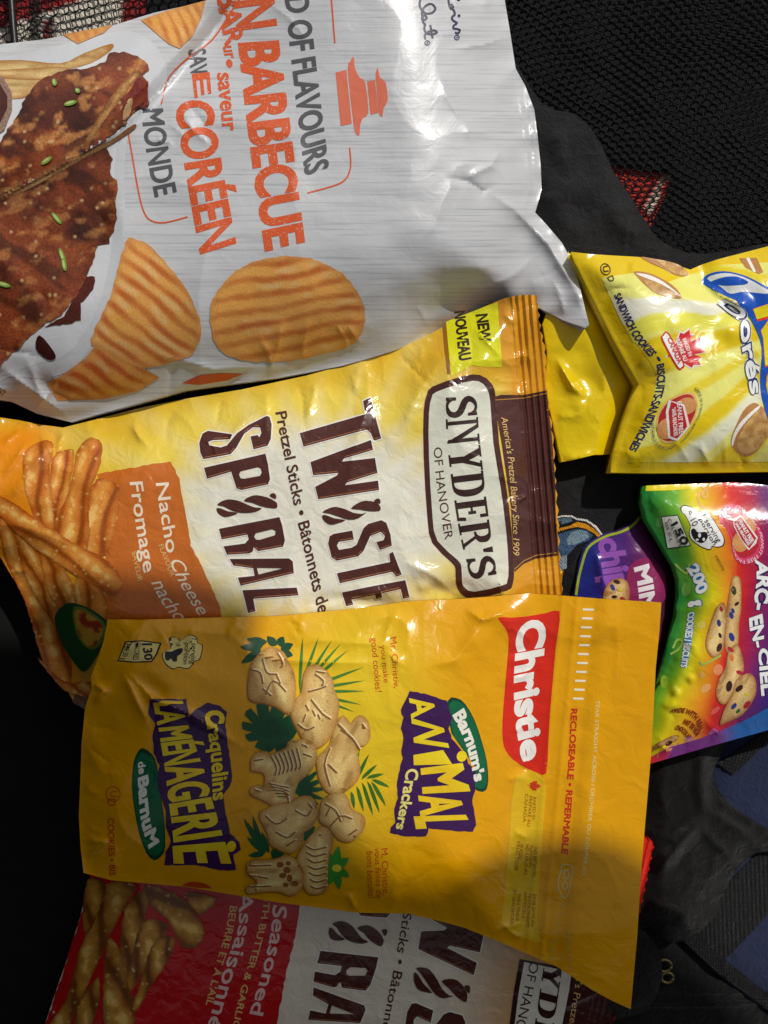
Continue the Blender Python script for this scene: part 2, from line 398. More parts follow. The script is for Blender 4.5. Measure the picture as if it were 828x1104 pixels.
def crease(x, y, pts, amp, wid, sharp=True):
    d = segd(x, y, pts)/wid
    P = np.asarray(pts, float); e = np.minimum(np.hypot(x-P[0, 0], y-P[0, 1]), np.hypot(x-P[-1, 0], y-P[-1, 1]))
    L = np.hypot(*np.diff(P, axis=0).T).sum(); tp = sm(0, .35*L, e+1e-6)*.9+.1
    return amp*tp*(np.exp(-np.sqrt(d*d+.02)*1.3) if sharp else np.exp(-d*d))
def puckers(x, y, poly, n, seed, reach, amp):            # short creases running in from the rim
    rnd = random.Random(seed); P = np.asarray(poly, float); z = 0*np.asarray(x, float); q = np.roll(P, -1, 0); L = np.hypot(*(q-P).T); c = P.mean(0)
    for _ in range(n):
        i = rnd.choices(range(len(P)), L)[0]; t = rnd.random(); a = P[i]+(q[i]-P[i])*t; d = (q[i]-P[i])/(L[i]+1e-9); nn = np.array([-d[1], d[0]])
        if np.dot(nn, c-a) < 0: nn = -nn
        ln = reach*(.35+.65*rnd.random()); b = a+nn*ln+d*ln*rnd.uniform(-.6, .6); m_ = (a+b)/2+d*rnd.uniform(-5, 5)
        A_, w_ = amp*rnd.choice((-.7, 1, 1))*(.5+.7*rnd.random()), rnd.uniform(3.5, 7)
        if -60 < a[0] < 890 and -60 < a[1] < 1160: z = z+crease(x, y, [tuple(a+nn*3), tuple(m_), tuple(b)], A_, w_)
    return z
def side(x, y, a, b):                                    # signed distance right of the line a->b (pixels)
    ux, uy = b[0]-a[0], b[1]-a[1]; L = math.hypot(ux, uy); return ((x-a[0])*uy-(y-a[1])*ux)/L
def shade(poly, edge, midc, pw=.7, seed=0, var=.35, s=14):     # printed stick or cracker: browned rim plus printed shading, paler middle, streaks along it
    Q = np.asarray(poly, float); cen = Q.mean(0); ev, vec = np.linalg.eigh(np.cov((Q-cen).T)); A = vec[:, 1]; Bv = vec[:, 0]
    el = min(4., math.sqrt(max(ev[1], 1)/max(ev[0], 1)))
    def f(x, y):
        d = np.clip(depth_in(x, y, poly), 0, None); d = d/(d.max()+1e-6)
        u = (x-cen[0])*A[0]+(y-cen[1])*A[1]; v = (x-cen[0])*Bv[0]+(y-cen[1])*Bv[1]
        n = fbm(u/el, v*1.3, s*.8, seed, 4); n2 = fbm(u/(el*1.3), v*1.6, s*.7, seed+4, 2)
        t = np.clip(d**pw+(n-.5)*var*2.4, 0, 1); c = mix(edge, midc, t)
        c = mix(c, np.minimum(midc*1.25+.04, 1), .75*sm(.60, .78, n2)*sm(.1, .5, d)); return mix(c, edge*.6, .6*sm(.4, .22, n2))
    return f
def nz(c, amt=.2, s=20, seed=0):
    return lambda x, y: np.tile(c, (len(x), 1))*(1+(fbm(x, y, s, seed)-.5)*2*amt)[:, None]
# ================================================================== SETTING
bm = bmesh.new(); bmesh.ops.create_grid(bm, x_segments=60, y_segments=60, size=1.5)
for v in bm.verts: v.co.z = -.001+.0015*math.sin(v.co.x*40+v.co.y*9)
me = bpy.data.meshes.new('floor'); bm.to_mesh(me); bm.free(); me.materials.append(M_FLOOR)
fl = bpy.data.objects.new('floor', me); COL.objects.link(fl); tag(fl, kind='structure'); fl.location.z = -.004
# an unseen blocker added above the near left side, shaped to throw shade there
def cast(px, py, z, h):                                  # point at height h (m) whose shadow falls on (px,py,z)
    p = Vector(W(px, py, z)); return p+SUN*((h-p.z)/SUN.z)
BLOCKER_H = 1.25
edge = [(-700, 640), (-150, 612), (120, 612), (235, 619), (285, 640), (268, 700), (290, 780), (330, 850), (365, 915), (420, 955), (470, 958), (520, 930), (570, 905), (620, 895), (670, 905), (730, 940), (810, 990), (900, 1080), (1000, 1700), (-700, 1700)]
bm = bmesh.new()
lo = [bm.verts.new(cast(x, y, 52, BLOCKER_H)) for x, y in edge]; hi = [bm.verts.new(v.co+Vector((0, 0, .006))) for v in lo]
bm.faces.new(lo); bm.faces.new(hi[::-1]); n = len(lo)
for i in range(n): bm.faces.new((lo[i], hi[i], hi[(i+1) % n], lo[(i+1) % n]))
bmesh.ops.recalc_face_normals(bm, faces=bm.faces)
me = bpy.data.meshes.new('shade_blocker'); bm.to_mesh(me); bm.free(); me.materials.append(M_FLOOR)
cv = bpy.data.objects.new('shade_blocker', me); COL.objects.link(cv)
tag(cv, 'unseen dark panel added above the pile to shade its lower left', 'cover')

# plaid blanket under the basket's mesh
zpl = lambda x, y: 1.5+1.2*fbm(x, y, 60, 3)
RED, CREAM, BLK = lin(150, 30, 30), lin(232, 222, 205), lin(16, 15, 17)
def plaid(x, y):
    c = np.tile(RED, (len(x), 1)); u = x*.33+y*.94                # bands run slightly uphill to the right
    c[(u > 32) & (x < 132)] = CREAM
    c[(u > 29) & (u < 33) & (x < 132)] = lin(250, 235, 220)
    c[((x > 30) & (x < 45)) | ((x > 52) & (x < 60) & (u > 36))] *= .12
    c[(x > 46) & (x < 54) & (u > 36)] = RED*.6
    c[x > 158] = BLK
    k = x > 400; c[k] = lin(188, 56, 46)  # brighter red puts sun through the netting into the blanket's colour
    d = segd(x, y, [(742, 180), (714, 195), (699, 226)]); c[k & (d < 3.2)] = lin(235, 215, 200)
    return c
t = Thing('plaid_blanket', 'red, cream and black plaid blanket lying under the black mesh', 'blanket', (400, 100), zpl)
t.body('cloth', [(-120, -120), (900, -120), (900, 330), (-120, 330)], plaid, M_PLAID, lambda x, y: x*0-1.5, 5.)

# basket of black mesh: lining, netting, frame rod
zl = lambda x, y: 5+1.2*fbm(x, y, 40, 11)
zn = lambda x, y: 8.5+1.5*fbm(x, y, 90, 21)
bk = Thing('mesh_basket', 'black mesh side of the basket with its frame rod, behind the white chip bag', 'basket', (400, 100), zn)
hole = [(-110, -110), (162, -110), (158, 24), (100, 50), (-110, 80)]
tri = [(640, 172), (668, 179), (725, 188), (722, 205), (703, 243), (680, 250), (640, 230)]
t2, f2 = mesh2d([[(-118, -118), (898, -118), (898, 326), (-118, 326)], hole, tri], 9.)
pl, nl = bk.pos(t2[:, 0], t2[:, 1], np.zeros(len(t2)), zl)
lo_ = link_mesh('lining', pl, f2, M_BLACK, bk.root, bk.org, np.tile(lin(22, 23, 26), (len(t2), 1)), t2/100, nl)
m = lo_.modifiers.new('thickness', 'SOLIDIFY'); m.thickness = .001
def net(name, poly, cw, ch, ang, ring, seed, knots=True, lift=.9):
    a = math.radians(ang); c, s = math.cos(a), math.sin(a); P = np.asarray(poly, float); cx, cy = P.mean(0); R = np.hypot(*(P-P[0]).T).max()+60
    V = []; F = []; C = []; X = []
    for j in range(int(-R/ch), int(R/ch)+1):
        for i in range(int(-R/cw), int(R/cw)+1):
            X.append(((i+.5*(j % 2))*cw, j*ch))
    X = np.array(X); px = cx+X[:, 0]*c-X[:, 1]*s; py = cy+X[:, 0]*s+X[:, 1]*c
    px += (fbm(px, py, 110, seed)-.5)*22; py += (fbm(px, py, 90, seed+3)-.5)*20
    k = inside(px, py, poly); px, py = px[k], py[k]
    hx = np.array([(0, -.667), (.5, -.333), (.5, .333), (0, .667), (-.5, .333), (-.5, -.333)])*np.array([cw*1.02, ch*1.02])
    ox, oy, oz = [], [], []
    for q, (sc, dz) in enumerate(((1., 0.), (.86, lift), (ring, 0.))):
        for hxx, hyy in hx:
            ox.append(px+(hxx*c-hyy*s)*sc); oy.append(py+(hxx*s+hyy*c)*sc); oz.append(zn(px, py)+dz*(.75+.5*vn(px*3+hxx, py*3, 5, seed)))
    ox, oy, oz = np.array(ox), np.array(oy), np.array(oz); n = len(px)
    pts = W(ox.T.ravel(), oy.T.ravel(), oz.T.ravel())
    for i in range(n):
        b = 18*i
        for q in (0, 6):
            for h in range(6): F.append((b+q+h, b+q+6+h, b+q+6+(h+1) % 6, b+q+(h+1) % 6))
    if knots:
        kx, ky = px+(0*c+ch*.667*s), py-ch*.667*c; kz = zn(kx, ky)+lift*1.2+.2
        d = [(-2.2, 0, 0), (0, -1., 0), (2.2, 0, 0), (0, 1., 0), (0, 0, 1.3)]
        base = len(pts); kp = np.concatenate([W(kx+d_[0]*c-d_[1]*s, ky+d_[0]*s+d_[1]*c, kz+d_[2]) for d_ in d]); pts = np.concatenate([pts, kp])
        for i in range(n):
            q = [base+i+n*r for r in range(5)]
            F += [(q[0], q[4], q[1]), (q[1], q[4], q[2]), (q[2], q[4], q[3]), (q[3], q[4], q[0])]
    me_o = link_mesh(name, pts, F, M_NET, bk.root, bk.org)
    if knots:
        me_o.data.materials.append(M_KNOT); mi_ = np.zeros(len(F), np.int32); mi_[72*n:] = 1; me_o.data.polygons.foreach_set('material_index', mi_)
    bm = bmesh.new(); bm.from_mesh(me_o.data); bmesh.ops.remove_doubles(bm, verts=bm.verts, dist=1e-6); bmesh.ops.recalc_face_normals(bm, faces=bm.faces); bm.to_mesh(me_o.data); bm.free()
    return me_o
net('mesh_panel', [(-60, -60), (300, -60), (300, 30), (130, 60), (-60, 90)], 11.6, 8.2, -9, .8, 5, False, .6)
net('mesh_panel', [(530, -50), (880, -50), (880, 310), (720, 310), (600, 200), (540, 120)], 10.6, 6.4, -11, .74, 8, True, .5)
def tube(name, pts, r, mat, parent, org, n=10):
    P = [np.array(p, float) for p in pts]; V = []; F = []
    for i, p in enumerate(P):
        d = P[min(i+1, len(P)-1)]-P[max(i-1, 0)]; d /= np.linalg.norm(d); u = np.cross(d, (0, 0, 1.)); u = u/np.linalg.norm(u) if np.linalg.norm(u) > 1e-6 else np.array((1., 0, 0)); v = np.cross(u, d)
        for k in range(n): V.append(p+r*(u*math.cos(6.28318*k/n)+v*math.sin(6.28318*k/n)))
    for i in range(len(P)-1):
        for k in range(n): F.append((i*n+k, i*n+(k+1) % n, (i+1)*n+(k+1) % n, (i+1)*n+k))
    F += [tuple(range(n))[::-1], tuple((len(P)-1)*n+k for k in range(n))]
    return link_mesh(name, V, F, mat, parent, org)
tube('frame_rod', W(np.array([9, 11, 14, 18, 22]), np.array([-70, -20, 25, 70, 110]), np.array([15, 15, 15, 14, 13])), .0021, M_ROD, bk.root, bk.org)
tube('frame_rod', W(np.array([-80, -20, 8]), np.array([2, -1, -3]), np.array([15, 15, 15])), .0021, M_ROD, bk.root, bk.org)

# the basket's left and near side walls, just outside the picture
def wall(a, b, h):
    A = np.array(a, float); B_ = np.array(b, float); t_ = np.linspace(0, 1, 30); V = []; F = []
    for i, q in enumerate(t_):
        for j in range(8): V.append((*(A+(B_-A)*q), -.003+h*j/7)); V[-1] = (V[-1][0]-.006*math.sin(q*17+j)*(abs(B_[1]-A[1]) > .1)*(j > 0)-.012*j/7*(abs(B_[1]-A[1]) > .1), V[-1][1]-(.004*math.sin(q*15+j)+.02*j/7)*(abs(B_[0]-A[0]) > .1)*(j > 0), V[-1][2])
    for i in range(29):
        for j in range(7): F.append((8*i+j, 8*i+j+1, 8*i+j+9, 8*i+j+8))
    o = link_mesh('side_wall', V, F, M_FLOOR, bk.root, bk.org); m_ = o.modifiers.new('thickness', 'SOLIDIFY'); m_.thickness = .002
wall((-.258, -.345), (-.258, .30), .26); wall((-.258, -.345), (.28, -.345), .26)

# black T-shirt bunched behind the yellow pouch, with a printed taxi
ts_o = smooth([(545, 60), (585, 112), (622, 124), (645, 150), (660, 182), (680, 212), (696, 238), (716, 262), (760, 274), (850, 262), (900, 300), (900, 560), (760, 640), (640, 690), (560, 660), (540, 480), (520, 300), (530, 150)], 3)
def z_ts(x, y):
    z = pillow(x, y, ts_o, 10.5, 3, 40)+5*fbm(x, y, 70, 31)+2*ridge(x, y, 80, 33)+1.3*ridge(x, y, 28, 35)
    return z+crease(x, y, [(640, 190), (600, 215), (615, 262)], 4, 14, False)+crease(x, y, [(600, 130), (606, 190)], 3, 10, False)+crease(x, y, [(650, 205), (668, 240), (700, 262)], 4, 13, False)
ts = Thing('black_shirt', 'black cotton T-shirt bunched beside the white chip bag, taxi print showing', 'T-shirt', (680, 350), z_ts)
ts.body('fabric', ts_o, nz(lin(32, 32, 34), .25, 60, 2), M_BLACK, lambda x, y: x*0+9.9, 4.)
k = cr(570, 520, 6.37)
ts.shapes('taxi_print', [
    (k((155, 245), (230, 228), (300, 228), (340, 245), (410, 262), (470, 310), (510, 360), (480, 380), (440, 420), (330, 500), (250, 620), (215, 760), (130, 760), (150, 500)), lin(20, 22, 26)),
    (k((156, 243), (230, 226), (295, 226), (330, 245), (400, 255), (465, 300), (508, 358), (495, 362), (450, 308), (395, 268), (330, 258), (290, 238), (230, 238), (158, 254)), lin(225, 225, 220)),
    (k((165, 258), (230, 246), (290, 244), (300, 266), (240, 284), (172, 302)), lin(95, 120, 135)),
    (k((185, 345), (190, 318), (280, 300), (330, 270), (395, 285), (450, 320), (495, 368), (480, 378), (440, 345), (390, 318), (330, 306), (270, 318)), lin(225, 150, 25)),
    (k((200, 355), (270, 335), (340, 320), (400, 330), (440, 365), (410, 400), (330, 430), (250, 520), (200, 610), (190, 500)), lin(62, 88, 118)),
    (k((290, 345), (350, 325), (400, 340), (420, 370), (380, 400), (310, 430), (270, 430), (258, 395)), lin(120, 145, 160)),
    (k((205, 510), (262, 500), (262, 590), (200, 612)), lin(140, 160, 175)),
    (k((175, 625), (240, 600), (225, 700), (215, 765), (130, 765)), lin(215, 150, 25))], M_BLACK, 1., 3.)
ts.text('lettering', [('TAXI', k((150, 302), (225, 292)), k((150, 272), (222, 262)), lin(20, 25, 32), .03)], M_BLACK, 8.)

# blue backpack with black webbing, lower right
bp_o = [(758, 812), (800, 770), (980, 700), (980, 1215), (843, 1100), (815, 1082), (773, 1050), (742, 1020), (733, 1010)]
z_bp = lambda x, y: pillow(x, y, bp_o, 4, 7, 40)+1.5*fbm(x, y, 80, 41)
bp_t = Thing('blue_backpack', 'navy blue backpack panel with black webbing, at the lower right edge', 'backpack', (850, 980), z_bp)
NAVY = lin(40, 47, 76)
bp_t.body('panel', bp_o, nz(NAVY, .12, 30, 3), M_BLUE, lambda x, y: x*0-2, 5.)
def web(name, poly, a, per=7., amp=.55, lift=1.6, parent=None):
    ca, sa = math.cos(a), math.sin(a)
    def z(x, y):
        u = (x*ca+y*sa)*6.28318/per; v = (-x*sa+y*ca)*6.28318/per
        return z_bp(x, y)+lift+amp*np.sin(u)*np.sin(v)
    return z
k = cr(650, 780, 3.41)
for poly, a, per in ((k((425, 150), (585, 40), (640, 10), (640, 45), (615, 60), (480, 190)), -.5, 5), (k((640, 410), (560, 490), (490, 560), (420, 650), (345, 770), (430, 870), (470, 850), (640, 665)), .75, 6.5), (k((285, 790), (345, 765), (450, 870), (560, 960), (660, 1030), (660, 1090), (560, 1020), (420, 915)), .75, 4)):
    zz = web('', poly, a, per)
    bp_t.body('webbing', poly, np.array([.012, .012, .0125]), M_GLOSS if 0 else M_BLACK, z_bp, 1.8, zf=zz)

# black case under the backpack, with two brass rings
z_case = lambda x, y: 2+2.5*sm(1050, 1060, y)+1.8*np.exp(-((y-1067-.03*(x-700))/3.5)**2)+2.2*np.exp(-((y-1084+.02*(x-700))/3)**2)
cs = Thing('black_case', 'black case with two brass rings under the backpack corner', 'case', (730, 1060), z_case)
cs.body('lid', [(640, 985), (760, 985), (850, 1075), (900, 1200), (560, 1200), (640, 1100)], lin(22, 22, 22), M_BLACK, lambda x, y: x*0-2, 4.)
for cx, cy, r in ((716, 1041, 7.5), (719, 1054, 6.5)):
    th = np.linspace(0, 6.28318, 20); tube('ring', W(cx+r*np.cos(th), cy+r*np.sin(th)*.85, 6.+0*th), .0011, M_BRASS, cs.root, cs.org, 8)

# black jacket bunched between the pouches and the backpack
jk_o = smooth([(600, 820), (700, 775), (790, 770), (778, 812), (768, 838), (788, 868), (812, 886), (850, 908), (842, 918), (815, 920), (795, 938), (778, 968), (771, 988), (745, 1010), (722, 1016), (700, 1000), (640, 1010), (600, 960)], 3)
def z_jk(x, y):
    z = pillow(x, y, jk_o, 12, 9, 35)+5*fbm(x, y, 60, 51)+3*ridge(x, y, 55, 52)+1.6*ridge(x, y, 24, 53)
    for a, b in (((766, 845), (815, 868)), ((764, 858), (828, 893)), ((762, 872), (822, 912)), ((768, 838), (800, 858)), ((752, 892), (800, 935))): z = z+crease(x, y, [a, b], 3.4, 5.5, False)
    z = z+crease(x, y, [(760, 880), (735, 905), (705, 945)], 8, 8, False)+crease(x, y, [(695, 975), (730, 985), (752, 1000)], 7, 8, False)-9*sm(718, 690, x)+crease(x, y, [(760, 800), (755, 850), (762, 885)], 6, 8, False)
    return z
jk = Thing('black_jacket', 'black gathered cloth jacket between the rainbow pouch and the blue backpack', 'jacket', (730, 900), z_jk)
jk.body('fabric', jk_o, nz(lin(19, 18, 16), .2, 50, 6), M_BLACK, lambda x, y: x*0+11, 3.)
sl_o = smooth([(620, 985), (683, 996), (700, 1008), (711, 1026), (714, 1050), (708, 1074), (694, 1090), (676, 1096), (620, 1100)], 4)
jk.body('sleeve_end', sl_o, lin(30, 29, 27), M_BLACK, lambda x, y: x*0+6.5, 4., zf=lambda x, y: pillow(x, y, sl_o, 8, 4, 14))
# ================================================================== BAGS
ORANGE, GREY = lin(222, 92, 40), lin(88, 88, 92)
def ribs(name, T, poly, z, col, mat, layer=0): pass
# ---- white bag of potato chips
ch_o = [(-70, 60), (0, 48), (50, 42), (75, 37), (120, 28), (165, 14), (215, 3), (262, -14), (330, -70), (538, -70), (541, -20), (545, 5), (550, 35), (556, 74), (566, 92), (576, 118), (580, 150), (583, 180), (584, 205), (577, 229), (590, 243), (606, 262), (616, 280), (624, 305), (635, 350), (632, 353), (608, 345), (584, 333), (560, 322), (530, 326), (505, 340), (470, 358), (430, 376), (370, 394), (300, 407), (200, 420), (150, 434), (76, 455), (40, 446), (10, 432), (-70, 420)]
fold = [(-70, 240), (0, 213), (60, 181), (125, 144), (152, 118), (180, 90), (220, 45), (262, -8), (290, -50)]
def z_ch(x, y):
    core = [(-200, 60), (215, 8), (330, -200), (500, -200), (556, 60), (578, 200), (560, 320), (430, 376), (300, 406), (76, 452), (-200, 430)]
    z = pillow(x, y, core, 27, 36, 150, 2.3)
    s_ = np.where(y < 260, -1, 1)
    df = segd(x, y, fold); up = (side(x, y, (0, 213), (240, 20)) > 0)
    poly_up = [(-300, 300)]+fold+[(290, -300), (-300, -300)]
    ins = inside(np.ravel(x), np.ravel(y), poly_up).reshape(np.shape(x))
    z = z-np.where(ins, 12*sm(0, 14, df), 0)+3.2*np.exp(-df/6)
    z = z+crease(x, y, [(498, 196), (514, 186), (530, 178), (540, 160)], 2.6, 7)-crease(x, y, [(478, 190), (505, 196), (520, 206), (540, 198)], 2.4, 6)
    z = z+crease(x, y, [(520, 203), (556, 226), (590, 262), (620, 310), (634, 350)], 6.5, 11)+crease(x, y, [(470, 70), (480, 100), (505, 140), (512, 180)], 1.6, 8)
    z = z+crease(x, y, [(556, 78), (566, 140), (572, 205), (560, 232)], 2., 5)+crease(x, y, [(567, 95), (575, 150), (578, 205)], 1.4, 3)
    z = z-crease(x, y, [(440, 300), (520, 300), (575, 268)], 3.5, 22, False)-15*np.exp(-((x-510)/62)**2)*sm(285, 335, y)*sm(600, 570, x)+12*sm(585, 640, x)*sm(270, 345, y)
    z = z+crease(x, y, [(480, 300), (520, 312), (556, 296), (583, 268)], 2., 8)
    z = z+crease(x, y, [(165, 380), (230, 398), (300, 394)], 2.2, 8)+crease(x, y, [(0, 395), (40, 425), (78, 452)], 2.5, 6)-crease(x, y, [(20, 395), (75, 430), (150, 425)], 2, 8, False)
    z = z+2.4*(fbm(x, y, 110, 61)-.5)+2.2*ridge(x, y, 105, 62)+1.4*ridge(x, y, 48, 66)*sm(360, 560, x+.4*y-60)
    z = z+puckers(x, y, [(330, -60), (540, -20), (556, 74), (580, 205), (635, 350), (505, 340), (300, 407), (76, 455), (-60, 425)], 30, 3, 70, 1.7)
    e = depth_in(x, y, ch_o); z = z+.9*np.sin((x*.5+y)*.16+4*vn(x, y, 60, 9))*np.exp(-np.clip(e, 0, None)/18)
    return z-8*sm(455, 390, 0*x+455)*0
CH = Thing('chip_bag', 'large white bag of Korean barbecue ridged chips, steak picture on its left', 'chip bag', (260, 200), z_ch)
fp = CH.body('front_panel', ch_o, WHITE*.77, M_CHIPS, lambda x, y: 10+8*np.exp(-np.clip(depth_in(x, y, ch_o), 0, None)/30), 3.)
c1 = cr(0, 0, 2.76); c2 = cr(0, 200, 2.76); c3 = cr(130, 0, 2.76)
# plate, wedges, steak
plate = [(-66, 70), (0, 62), (60, 50), (108, 38), (137, 33), (160, 42), (176, 62), (181, 85), (175, 110), (150, 134), (138, 145), (135, 170), (134, 200), (135, 240), (131, 270), (124, 300), (112, 340), (92, 384), (70, 402), (45, 408), (10, 406), (-66, 410)]
CH.shapes('plate_picture', [(smooth(plate, 2), lambda x, y: mix(lin(196, 199, 204), lin(222, 224, 228), vn(x, y, 120, 4))), (smooth([(-66, 100), (0, 88), (60, 70), (110, 55), (145, 60), (160, 80), (155, 105), (130, 140), (122, 200), (122, 250), (110, 320), (80, 375), (40, 392), (-66, 392)], 2), lambda x, y: mix(lin(208, 210, 214), lin(226, 228, 231), vn(x, y, 90, 5)))], M_CHINK, 1)
wed = [c1((-60, 190), (60, 180), (180, 190), (250, 160), (330, 132), (332, 150), (270, 190), (170, 215), (60, 240), (-60, 235)), c1((-60, 235), (40, 225), (125, 232), (125, 270), (60, 295), (-60, 290)), c1((-60, 215), (90, 205), (180, 200), (215, 215), (120, 240), (-60, 228))]
CH.shapes('potato_picture', [(smooth(p, 3), shade(p, lin(176, 116, 48), lin(226, 196, 132), .6, i, .5, 12)) for i, p in enumerate(wed)], M_FOOD, 3)
st1 = c1((-100, 480), (0, 425), (50, 350), (80, 290), (120, 242), (190, 212), (260, 205), (312, 190), (330, 160), (370, 157), (410, 172), (440, 192), (442, 212), (425, 228), (445, 250), (440, 315), (405, 330), (375, 372), (330, 405), (250, 455), (180, 500), (90, 552), (0, 583), (-100, 610))
st2 = [(-66, 225), (0, 211), (30, 199), (60, 186), (92, 168), (116, 160), (121, 172), (119, 185), (126, 196), (128, 208), (124, 222), (127, 236), (118, 262), (106, 264), (99, 288), (84, 316), (66, 340), (48, 350), (22, 374), (0, 394), (-66, 420)]
def meat(seed, glaze):
    def f(x, y):
        n = fbm(x, y, 42, seed, 4); c = mix(lin(76, 32, 20), lin(150, 72, 38), sm(.2, .8, n))
        c = mix(c, lin(176, 92, 44), .8*sm(.58, .82, fbm(x*.7+y*.3, y*1.2-x*.4, 26, seed+3, 4))*glaze)
        c = mix(c, lin(34, 15, 10), .6*sm(.54, .70, fbm(x*.6+y*.5, y*1.5-x*.9, 30, seed+8)))
        c = mix(c, lin(206, 140, 78), .7*sm(.6, .75, fbm(x*.8-y*.3, y*1.4+x*.5, 13, seed+5, 2))*glaze)
        return mix(c, lin(232, 200, 140), .75*sm(.93, .97, vn(x, y, 3., seed+11)))
    return f
CH.shapes('steak_picture', [
    (rough([(48, 353), (69, 341), (82, 317), (94, 298), (103, 299), (101, 312), (87, 327), (87, 345), (73, 349)], .8, 3), lin(88, 34, 20)),
    (smooth([(39, 375), (43, 361), (58, 378), (60, 386), (51, 387)], 3), lin(62, 22, 14)),
    (rough(st2, 1.3, 5), meat(71, .6)), (rough(st1, 1.2, 6), meat(75, 1.)),
    (smooth(c1((0, 568), (60, 545), (120, 515), (200, 478), (262, 448), (330, 415), (395, 372), (402, 384), (330, 432), (250, 472), (120, 545), (20, 590), (-40, 600), (-40, 580)), 3), shade(c1((0, 568), (200, 478), (395, 372), (330, 432), (120, 545), (20, 590)), lin(120, 74, 36), lin(190, 146, 92), .6, 3, .8, 10)),
    (smooth(c1((412, 212), (388, 226), (340, 280), (300, 340), (268, 400), (246, 448), (262, 448), (285, 405), (320, 350), (360, 300), (395, 250), (420, 222)), 3), shade(c1((412, 212), (340, 280), (246, 448), (285, 405), (360, 300), (420, 222)), lin(140, 84, 36), lin(214, 164, 96), .6, 5, .8, 9)),
    (smooth(c1((372, 300), (395, 262), (412, 235), (440, 255), (440, 318), (408, 322), (384, 352), (362, 362)), 3), nz(lin(120, 40, 26), .5, 9, 8)),
    (smooth(c1((372, 330), (384, 300), (398, 300), (390, 345), (370, 362)), 3), nz(lin(206, 168, 120), .3, 6, 8)),
    (c1((-60, 240), (10, 232), (38, 280), (38, 330), (15, 390), (-60, 440)), lin(150, 120, 105)), (c1((-60, 258), (0, 250), (24, 290), (24, 325), (0, 375), (-60, 415)), nz(lin(78, 34, 22), .3, 12, 4))], M_MEAT, 5, 3., dl=.5)
gr = lin(120, 160, 60)
on = []
for i, (x, y, a, l) in enumerate(((62, 236, 50, 8), (68, 277, 70, 9), (70, 286, 80, 7), (5, 307, 15, 8), (77, 113, -15, 7), (52, 176, -35, 7), (60, 91, 80, 4), (85, 100, 40, 3))): on += [(ell(x, y, l, 2.6, a, 14), gr), (ell(x-.5, y-.5, l*.7, 1.2, a, 10), lin(190, 205, 130))]
CH.shapes('onion_picture', on, M_CHINK, 11.5, 3., dl=.3)
# ridged chips
def chipcol(ang, seed, per=15, poly=None, ph=0., hot=0.):
    ca, sa = math.cos(math.radians(ang)), math.sin(math.radians(ang))
    def f(x, y):
        v = -x*sa+y*ca+ (fbm(x, y, 60, seed)-.5)*16
        r = .5+.5*np.sin(v*6.28318/per+ph); n = fbm(x, y, 22, seed+2, 4)
        c = mix(lin(236, 170, 84), lin(192, 94, 34), np.clip(sm(.3, .95, r)*.75+(n-.5)*.8+hot, 0, 1))
        c = mix(c, lin(240, 204, 142), .55*sm(.5, .9, 1-r)*sm(.45, .7, n))
        if poly is not None:
            d = depth_in(x, y, poly); c = mix(c, lin(214, 150, 84), .7*(1-sm(0, 7, d)))
        return c
    return f
cA = rough(smooth([(135, 262), (149, 259), (165, 268), (181, 286), (201, 312), (215, 343), (217, 360), (208, 381), (197, 387), (150, 396), (112, 376), (98, 366), (118, 322)], 3), .7, 4)
cB = [(50, 413), (66, 405), (92, 386), (106, 368), (130, 381), (172, 407), (150, 421), (112, 430), (62, 432)]
cC = rough(smooth([(226, 346), (232, 318), (255, 292), (290, 278), (325, 277), (352, 285), (372, 297), (390, 322), (393, 350), (380, 371), (340, 384), (300, 390), (262, 388), (236, 376)], 3), .9, 7)
cD = [(152, 22), (180, 12), (222, 1), (218, 18), (208, 40), (194, 53), (182, 48), (168, 36)]
cE = [(68, 38), (95, 33), (122, 27), (112, 36), (84, 48)]
SHW = lin(150, 150, 160)
for i, (p_, f_) in enumerate([(cB, chipcol(32, 3, 14, cB, hot=.35)), (cA, chipcol(38, 5, 15, cA)), (cC, chipcol(-9, 8, 15.5, cC, 1.)), (cD, chipcol(62, 9, 11, cD)), (cE, chipcol(60, 10, 11, cE, hot=.2))]): CH.sheet('chip_picture', [p_], f_, M_FOOD, 2.2+.4*i, 3.)
# lettering
CH.text('lettering', [('MONDE', [(152, 118), (158, 165), (167, 213)], [(176, 117), (182, 160), (191, 207)], GREY, .02), ('SAV', [(203, 54), (206, 84)], [(222, 52), (224, 78)], GREY, .02),
    ('D OF FLAVOURS', [(307, -3), (317, 90), (329, 190)], [(333, -5), (343, 85), (355, 181)], GREY, .025)], M_CHINK, 1.5)
CH.text('lettering', [('CORÉEN', [(188, 110), (201, 190), (216, 274)], [(229, 107), (240, 180), (255, 262)], ORANGE, .03), ('E', [(207, 80), (210, 106)], [(226, 78), (228, 101)], ORANGE, .03),
    ('BARBECUE', [(257, 47), (270, 160), (286, 271)], [(301, 44), (315, 150), (329, 261)], ORANGE, .035), ('N', [(251, 2), (256, 33)], [(296, -2), (299, 27)], ORANGE, .035),
    ('BAR', [(233, -6), (243, 52)], [(259, -8), (263, 44)], ORANGE, .03), ('ur', [(240, 50), (243, 64)], [(254, 49), (257, 62)], ORANGE, .02), ('•', [(238, 64), (239, 73)], [(256, 64), (257, 73)], ORANGE, .02), ('saveur', [(234, 79), (240, 142)], [(252, 78), (258, 140)], ORANGE, .025)], M_WORN, 1.5)
CH.stroke('frame_line', [smooth([(202, 234), (178, 240), (163, 238), (155, 228), (149, 205), (143, 170), (138, 143)], 3, False), smooth([(174, 112), (182, 84), (205, 61), (228, 44), (246, 18), (262, -8)], 3, False), smooth([(332, 208), (358, 201), (372, 194), (378, 180), (377, 160)], 3, False), [(361, 46), (357, -5)]], 1.7, ORANGE, M_CHINK, 1.5)
